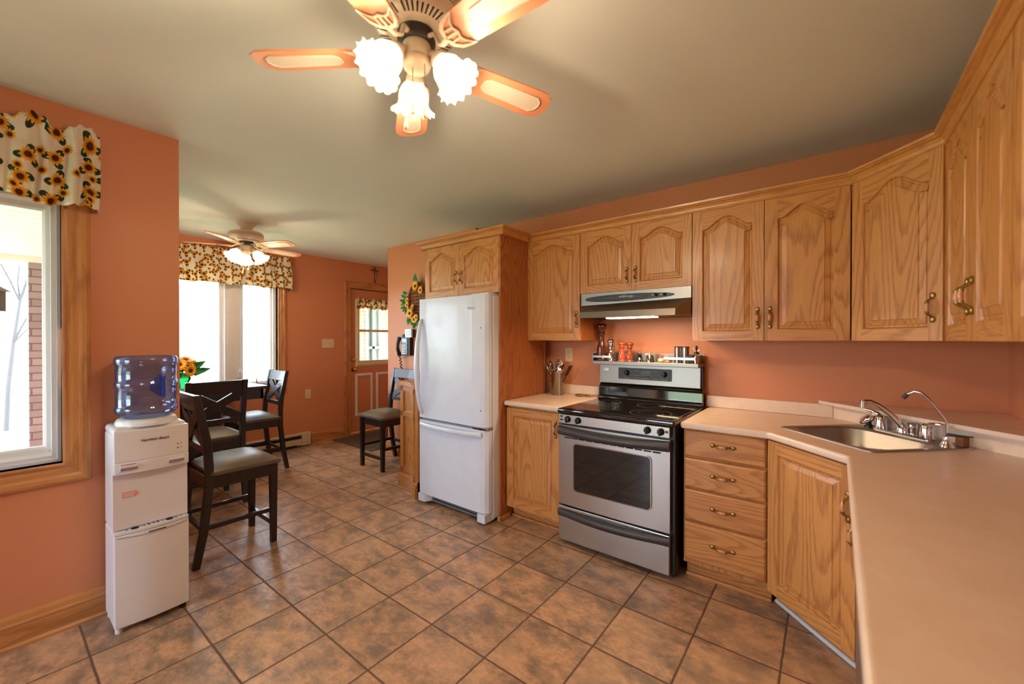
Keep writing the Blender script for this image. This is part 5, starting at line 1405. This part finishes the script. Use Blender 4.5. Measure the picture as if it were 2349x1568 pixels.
for k in range(26):
    a = rr.uniform(pi*0.85, pi*1.6) if k < 20 else rr.uniform(0.3, 1.7); p = (0.165*cos(a), -0.05, 0.215*sin(a))
    leaf(b, p, (cos(a)+rr.uniform(-.5, .5), -0.3, sin(a)+rr.uniform(-.6, .6)), rr.uniform(0.07, 0.11), 0.045, (0, -1, 0.1))
b.obj('leaves', e)

# ---- small wall things
def outlet(loc, rz, label, gang=1, kind='outlet', h=0.118):
    e = empty('wall_outlet' if kind == 'outlet' else 'light_switch', loc, rz, label, 'outlet' if kind == 'outlet' else 'light switch')
    w_ = 0.072 if gang == 1 else 0.165
    b = MB(); b.box(-w_/2, -0.006, -h/2, w_/2, 0, h/2, 'almond'); b.obj('cover_plate', e, bev=0.0025)
    if kind == 'outlet':
        for s in (-1, 1):
            b = MB(); plate(b, rrect(-0.017, s*0.024-0.015, 0.017, s*0.024+0.015, 0.010, 4), -0.0085, -0.005, 'almond'); b.obj('socket', e)
            b = MB()
            for x in (-0.007, 0.0055): b.box(x, -0.0089, s*0.024-0.002, x+0.002, -0.0083, s*0.024+0.008, 'dark')
            b.box(-0.002, -0.0089, s*0.024-0.011, 0.002, -0.0083, s*0.024-0.007, 'dark'); b.obj('socket_slots', e)
    else:
        for k in range(gang):
            x = (k-(gang-1)/2)*0.046
            b = MB(); b.box(x-0.005, -0.015, 0.002, x+0.005, -0.005, 0.014, 'almond'); b.box(x-0.006, -0.0068, -0.014, x+0.006, -0.0058, 0.014, 'knobwood'); b.obj('toggle', e)
    return e
outlet((-1.791, YB, 1.245), 0, 'almond double outlet on the stove wall above the utensil crock')
outlet((XD, 2.558, 0.666), pi/2, 'almond double outlet low on the dining wall right of the window')
outlet((XD, 2.829, 1.325), pi/2, 'almond three-toggle switch plate left of the back door', 3, 'switch', 0.120)
e = empty('crucifix', (XD, 3.552, 2.225), pi/2, 'small bronze crucifix hung above the back door', 'crucifix')
b = MB(); b.box(-0.010, -0.014, 0.0, 0.010, 0, 0.235, 'copper_metal'); b.box(-0.068, -0.014, 0.175, 0.068, 0, 0.193, 'copper_metal'); b.obj('cross', e, bev=0.003)
b = MB(); b.tube([(0, -0.020, 0.175), (0.003, -0.026, 0.13), (-0.004, -0.024, 0.085), (0.0, -0.020, 0.045)], [0.009, 0.011, 0.008, 0.005], 'dirtysteel', 8)
b.ball((0.003, -0.024, 0.19), 0.010, 'dirtysteel', 8, 6)
for s in (-1, 1): b.tube([(0, -0.020, 0.172), (s*0.03, -0.020, 0.180), (s*0.056, -0.018, 0.187)], [0.006, 0.005, 0.003], 'dirtysteel', 6)
b.obj('figure', e)
e = empty('baseboard_heater', (XD, 0.95, 0), pi/2, 'long almond electric baseboard heater under the dining window', 'heater')
b = MB(); pr = [(0, 0.02), (-0.055, 0.02), (-0.060, 0.035), (-0.060, 0.095), (-0.052, 0.105), (-0.040, 0.108), (-0.040, 0.145), (-0.050, 0.155), (-0.046, 0.168), (-0.01, 0.172), (0, 0.172)]
b.prism(pr, 0.0, 1.50, 'heater', axis='x'); b.box(1.50, -0.064, 0.015, 1.615, 0, 0.175, 'heater'); b.obj('casing', e, bev=0.002)
b = MB(); b.box(0.01, -0.058, 0.110, 1.495, -0.038, 0.140, 'dark'); b.box(0.01, -0.0615, 0.022, 1.44, -0.050, 0.034, 'dark'); b.obj('vent_slot', e)
b = MB(); b.box(0.0, -0.05, 0.0, 1.6, -0.01, 0.02, 'charcoal'); b.obj('foot_rail', e)
b = MB(); b.box(-5.37, 2.865, 0.0, -4.46, 3.72, 0.010, 'mat'); tag(b.obj('door_mat', bev=0.003), 'dark brown doormat on the tiles in front of the back door', 'mat')

# ---- valances (local: x along the wall, -y into the room, z down from the top)
def valance(name, origin, rz, w, h, label, gathers, seed, depth=0.085, wave=0.02, k=1.0, cluster=None, us=1.0, nb='curtain_valance'):
    rnd = random.Random(seed); e = empty(nb, origin, rz, label, 'valance')
    ph = [rnd.uniform(0, 6.28) for _ in range(8)]
    nu, nv = int(w*150), 26
    def fold(x, v):
        s = 0
        for i, (f, a) in enumerate(((gathers, 1.0), (gathers*1.7, 0.6), (gathers*0.43, 0.8))): s += a*sin(2*pi*f*x + ph[i] + 0.7*sin(5*v+ph[i+3]))
        return s
    def P(u, v):
        x = u*w; z = -v*h
        pinch = math.exp(-((v-0.26)/0.05)**2)
        amp = 0.009*(0.35+v*1.3)*k
        y = -depth - 0.012*v - amp*fold(x, v)*(1-0.5*pinch) + 0.012*pinch
        if cluster:   # flat centre, gathered end
            g = 1/(1+math.exp(-(u-cluster)*30)); y = -depth-0.012*v - amp*fold(x, v)*(0.35+g) + 0.012*pinch
        if v < 0.24:
            z += wave*(0.5+0.5*sin(2*pi*gathers*0.5*x+ph[5]))*(1-v/0.24) + 0.008*sin(2*pi*gathers*2.1*x+ph[6])*(1-v/0.24)
        z -= 0.010*sin(2*pi*gathers*0.3*x+ph[7])*v + 0.006*sin(2*pi*gathers*x+ph[1])*v
        return (x, y, z)
    b = MB(); b.grid(P, nu, nv, 'fabric', True, lambda u, v: (u*w*1.35*us, v*h*1.1*us))
    b.obj('cloth', e, solid=0.002)
    for ux, ofs in ((0.0, 0.0), (1.0, 3.0)):     # returns to the wall
        def R_(u, v, ux=ux): 
            p = P(ux, v); return (p[0], p[1]*(1-u) - 0.003*u, p[2])
        b = MB(); b.grid(R_, 6, nv, 'fabric', True, lambda u, v: (ofs+u*depth, v*h*1.1)); b.obj('side_return', e, solid=0.002)
    b = MB(); b.tube([(0.01, -depth*0.35, -0.26*h), (w-0.01, -depth*0.35, -0.26*h)], 0.004, 'vinyl', 8); b.obj('rod', e)
    return e
valance('v1', (XL, -1.06, 2.335), pi/2, 1.386, 0.345, 'large sunflower-print valance over the left kitchen window', 13, 11, 0.09, 0.045, 1.7, 0.86)
valance('v2', (XD, 0.74, 2.375), pi/2, 1.573, 0.375, 'sunflower-print valance with gathered folds over the dining window', 9, 4, 0.088, 0.02, 1.5, us=1.2)
valance('v3', (XD, 3.262, 1.972), pi/2, 0.665, 0.145, 'tiny sunflower-print valance on the back door window', 16, 8, 0.022, 0.006, 0.45)
valance('v4', (XL-0.72, YN, 2.34), pi, 1.27, 0.34, 'sunflower-print valance over the hidden side window', 8, 9, 0.088, 0.02, 1.0)

# ================================================================ CEILING FANS
FANS = []
def fan_blade_poly():
    # x = radial
    pts = [(0.135, -0.030), (0.165, -0.050), (0.20, -0.056), (0.45, -0.066), (0.495, -0.064), (0.510, -0.052), (0.522, -0.046), (0.519, -0.034), (0.527, -0.020), (0.533, 0.0)]
    return pts + [(x, -y) for x, y in reversed(pts[:-1])] 
def make_fan(name, loc, az0, lamp_az, label, zb, lightname, power, hr=0.0):
    x0, y0 = loc
    e = empty(name, (x0, y0, H), 0, label, 'ceiling fan')
    dz = zb - H                                   # blade height relative to the ceiling
    zt = dz + 0.135 + hr                               # top of the motor
    b = MB(); b.lathe([(0.078, 0.0), (0.078, -0.006), (0.070, -0.016), (0.052, -0.038), (0.045, zt+0.0)] , 'cream', 36); b.obj('canopy', e)
    b = MB(); b.lathe([(0.040, zt+0.004), (0.120, zt), (0.140, zt-0.010), (0.143, zt-0.018)], 'cream', 48, cap=False)
    b.lathe([(0.143, zt-0.052), (0.140, zt-0.060), (0.126, zt-0.082), (0.080, zt-0.092), (0.060, zt-0.094)], 'cream', 48, cap=False)
    mo = b.obj('motor_housing', e)
    b = MB(); b.lathe([(0.143, zt-0.018), (0.1445, zt-0.035), (0.143, zt-0.052)], 'perf', 64, cap=False); b.obj('vent_band', mo)
    b = MB()
    for k in range(48):
        if k % 10 == 9: continue
        a = 2*pi*k/48; b.T = Matrix.Rotation(a, 4, 'Z')
        r0, r1 = 0.092, 0.124
        za, zc = zt-0.0905, zt-0.0838
        b.add([(r0, -0.0022, za), (r1, -0.003, zc), (r1, 0.003, zc), (r0, 0.0022, za)], [(0, 1, 2, 3)], 'dark')
    b.obj('vent_slots', mo)
    b = MB(); b.lathe([(0.060, zt-0.080), (0.060, dz+hr+0.010), (0.046, dz+hr+0.004)], 'charcoal', 32); b.obj('flywheel', mo)
    hz = dz + 0.012 + hr
    b = MB(); b.lathe([(0.030, hz), (0.044, hz-0.004), (0.046, hz-0.012), (0.046, hz-0.048), (0.0445, hz-0.050), (0.0445, hz-0.054), (0.046, hz-0.056), (0.046, hz-0.068), (0.040, hz-0.082), (0.024, hz-0.090), (0, hz-0.091)], 'cream', 36); sw = b.obj('switch_housing', e)
    for k in range(5):
        a = az0 + k*2*pi/5
        T = Matrix.Rotation(a, 4, 'Z') @ Matrix.Translation((0, 0, dz)) @ Matrix.Rotation(-rad(11), 4, 'X')
        b = MB(); b.T = T; poly = fan_blade_poly(); b.prism(poly, -0.003, 0.003, 'blade')
        bl = b.obj('blade', e, bev=0.001)
        ins = [(0.245, -0.012), (0.252, -0.022), (0.266, -0.029), (0.465, -0.037), (0.483, -0.022), (0.49, 0.0)]
        ins = ins + [(x, -y) for x, y in reversed(ins[:-1])]
        b = MB(); b.T = T; b.prism(ins, -0.0046, -0.003, 'cane'); b.prism(ins, 0.003, 0.0046, 'cane')
        b.tube([(p[0], p[1], -0.004) for p in ins+ins[:1]], 0.0022, 'cream', 5); b.obj('cane_panel', bl)
        b = MB(); b.T = T
        zz = -0.006
        # open-work bracket: outer crescent, two inner struts, neck
        def arc_pts(c, r, a0, a1, n=12): return [(c[0]+r*cos(a0+(a1-a0)*i/n), c[1]+r*sin(a0+(a1-a0)*i/n), zz) for i in range(n+1)]
        b.tube([(0.215, -0.056, zz), (0.195, -0.053, zz), (0.168, -0.045, zz), (0.148, -0.028, zz), (0.140, 0.0, zz), (0.148, 0.028, zz), (0.168, 0.045, zz), (0.195, 0.053, zz), (0.215, 0.056, zz)], [0.002, 0.005, 0.007, 0.0075, 0.008, 0.0075, 0.007, 0.005, 0.002], 'cream', 8, flat=0.45)
        b.tube([(0.213, -0.055, zz), (0.190, -0.034, zz), (0.183, -0.018, zz), (0.190, 0.0, zz), (0.183, 0.018, zz), (0.190, 0.034, zz), (0.213, 0.055, zz)], [0.002, 0.005, 0.005, 0.006, 0.005, 0.005, 0.002], 'cream', 8, flat=0.45)
        b.tube([(0.140, 0.0, zz), (0.190, 0.0, zz)], 0.005, 'cream', 8, flat=0.5)
        for s in (-1, 1): b.tube([(0.146, s*0.02, zz), (0.183, s*0.018, zz)], 0.004, 'cream', 6, flat=0.5)
        b.T = Matrix.Rotation(a, 4, 'Z') @ Matrix.Translation((0, 0, dz))
        b.tube([(0.145, 0.0, -0.006), (0.118, 0.006, -0.010), (0.096, 0.010, 0.002), (0.080, 0.006, 0.012+hr), (0.056, 0.004, 0.014+hr)], [0.010, 0.009, 0.009, 0.009, 0.010], 'cream', 10, flat=0.6)
        b.obj('blade_bracket', e)
    nzl = hz-0.055
    for k, a in enumerate(lamp_az):
        T = Matrix.Rotation(a, 4, 'Z')
        b = MB(); b.T = T; b.tube([(0.035, 0, nzl+0.014), (0.060, 0, nzl+0.012), (0.070, 0, nzl+0.000)], [0.012, 0.012, 0.016], 'cream', 12)
        TT = T @ Matrix.Translation((0.066, 0, nzl+0.006)) @ Matrix.Rotation(pi-rad(38), 4, 'Y')
        b.T = TT; b.lathe([(0.016, 0.0), (0.024, 0.006), (0.029, 0.016), (0.029, 0.030), (0.027, 0.030)], 'cream', 24); b.obj('lamp_holder', e)
        b = MB(); b.T = TT
        def rf(r, z, an):
            f = max(0, (z-0.06)/0.06); return (r*(1+0.06*f*sin(an*14)), z + 0.006*f*cos(an*14))
        prof = [(0.027, 0.022), (0.030, 0.032), (0.040, 0.045), (0.048, 0.060), (0.050, 0.075), (0.048, 0.090), (0.052, 0.104), (0.064, 0.116), (0.073, 0.121)]
        b.lathe(prof, 'shade', 84, rfun=rf, cap=False); b.obj('lamp_shade', e, solid=0.0015)
        b = MB(); b.T = TT; b.lathe([(0.012, 0.02), (0.012, 0.035), (0.026, 0.060), (0.026, 0.072), (0.015, 0.088), (0, 0.092)], 'bulb', 16); b.obj('bulb', e)
        p = (Matrix.Translation((x0, y0, H)) @ TT) @ Vector((0, 0, 0.140))
        lamp(lightname, p, power, (1.0, 0.77, 0.50), 0.035)
    for (cx_, cy_, z1, L_, m, seg) in ((0.018, -0.030, hz-0.100, 0.115, 'knobwood', 0), (0.040, 0.0, hz-0.05, 0.17, 'knobwood', 1), (-0.030, -0.02, hz-0.09, 0.15, 'knobwood', 2)):
        b = MB(); n = int(L_/0.006)
        b.tube([(cx_, cy_, z1), (cx_, cy_, z1-L_)], 0.0012, 'chain', 5)
        for i in range(0, n, 2): b.ball((cx_, cy_, z1-L_*i/n), 0.002, 'chain', 6, 4)
        b.obj('pull_chain', sw)
        b = MB(); b.lathe([(0.0, z1-L_+0.006), (0.003, z1-L_), (0.005, z1-L_-0.012), (0.007, z1-L_-0.022), (0.006, z1-L_-0.030), (0, z1-L_-0.033)], m, 12, cx_, cy_); b.obj('pull_knob', sw)
    return e
toc = math.atan2(-0.786, 0.617)     # azimuth from a fan towards the camera
f1 = make_fan('ceiling_fan', (-1.056, 0.848), rad(216), (toc+rad(78), toc-rad(42), toc+pi+rad(18)), 'terracotta-bladed ceiling fan with three lit tulip shades in the kitchen foreground', 2.282, 'kitchen_fan_light', 7.0, 0.03)
f2 = make_fan('ceiling_fan', (-4.427, 1.512), rad(24), (toc+rad(98), toc-rad(22), toc+rad(218)), 'ceiling fan with lit tulip shades hanging over the dining table', 2.270, 'dining_fan_light', 4.0)
l = bpy.data.lights.new('hood_light', 'AREA'); l.shape = 'RECTANGLE'; l.size = 0.30; l.size_y = 0.07; l.energy = 4.0; l.color = (1, 0.70, 0.42)
o = bpy.data.objects.new('hood_light', l); C.objects.link(o); o.location = (-1.05, 2.62, 1.514)
# recessed light in the hall ceiling (its glow shows beside the phone wall corner)
e = empty('recessed_light', (-4.62, 3.75, H), 0, 'small round recessed ceiling light in the passage behind the phone wall', 'ceiling light')
b = MB(); b.lathe([(0.07, 0.0), (0.07, -0.004), (0.055, -0.006)], 'vinyl', 24, cap=False); b.lathe([(0.055, -0.004), (0.0, -0.004)], 'bulb', 24, cap=False); b.obj('trim_ring', e)
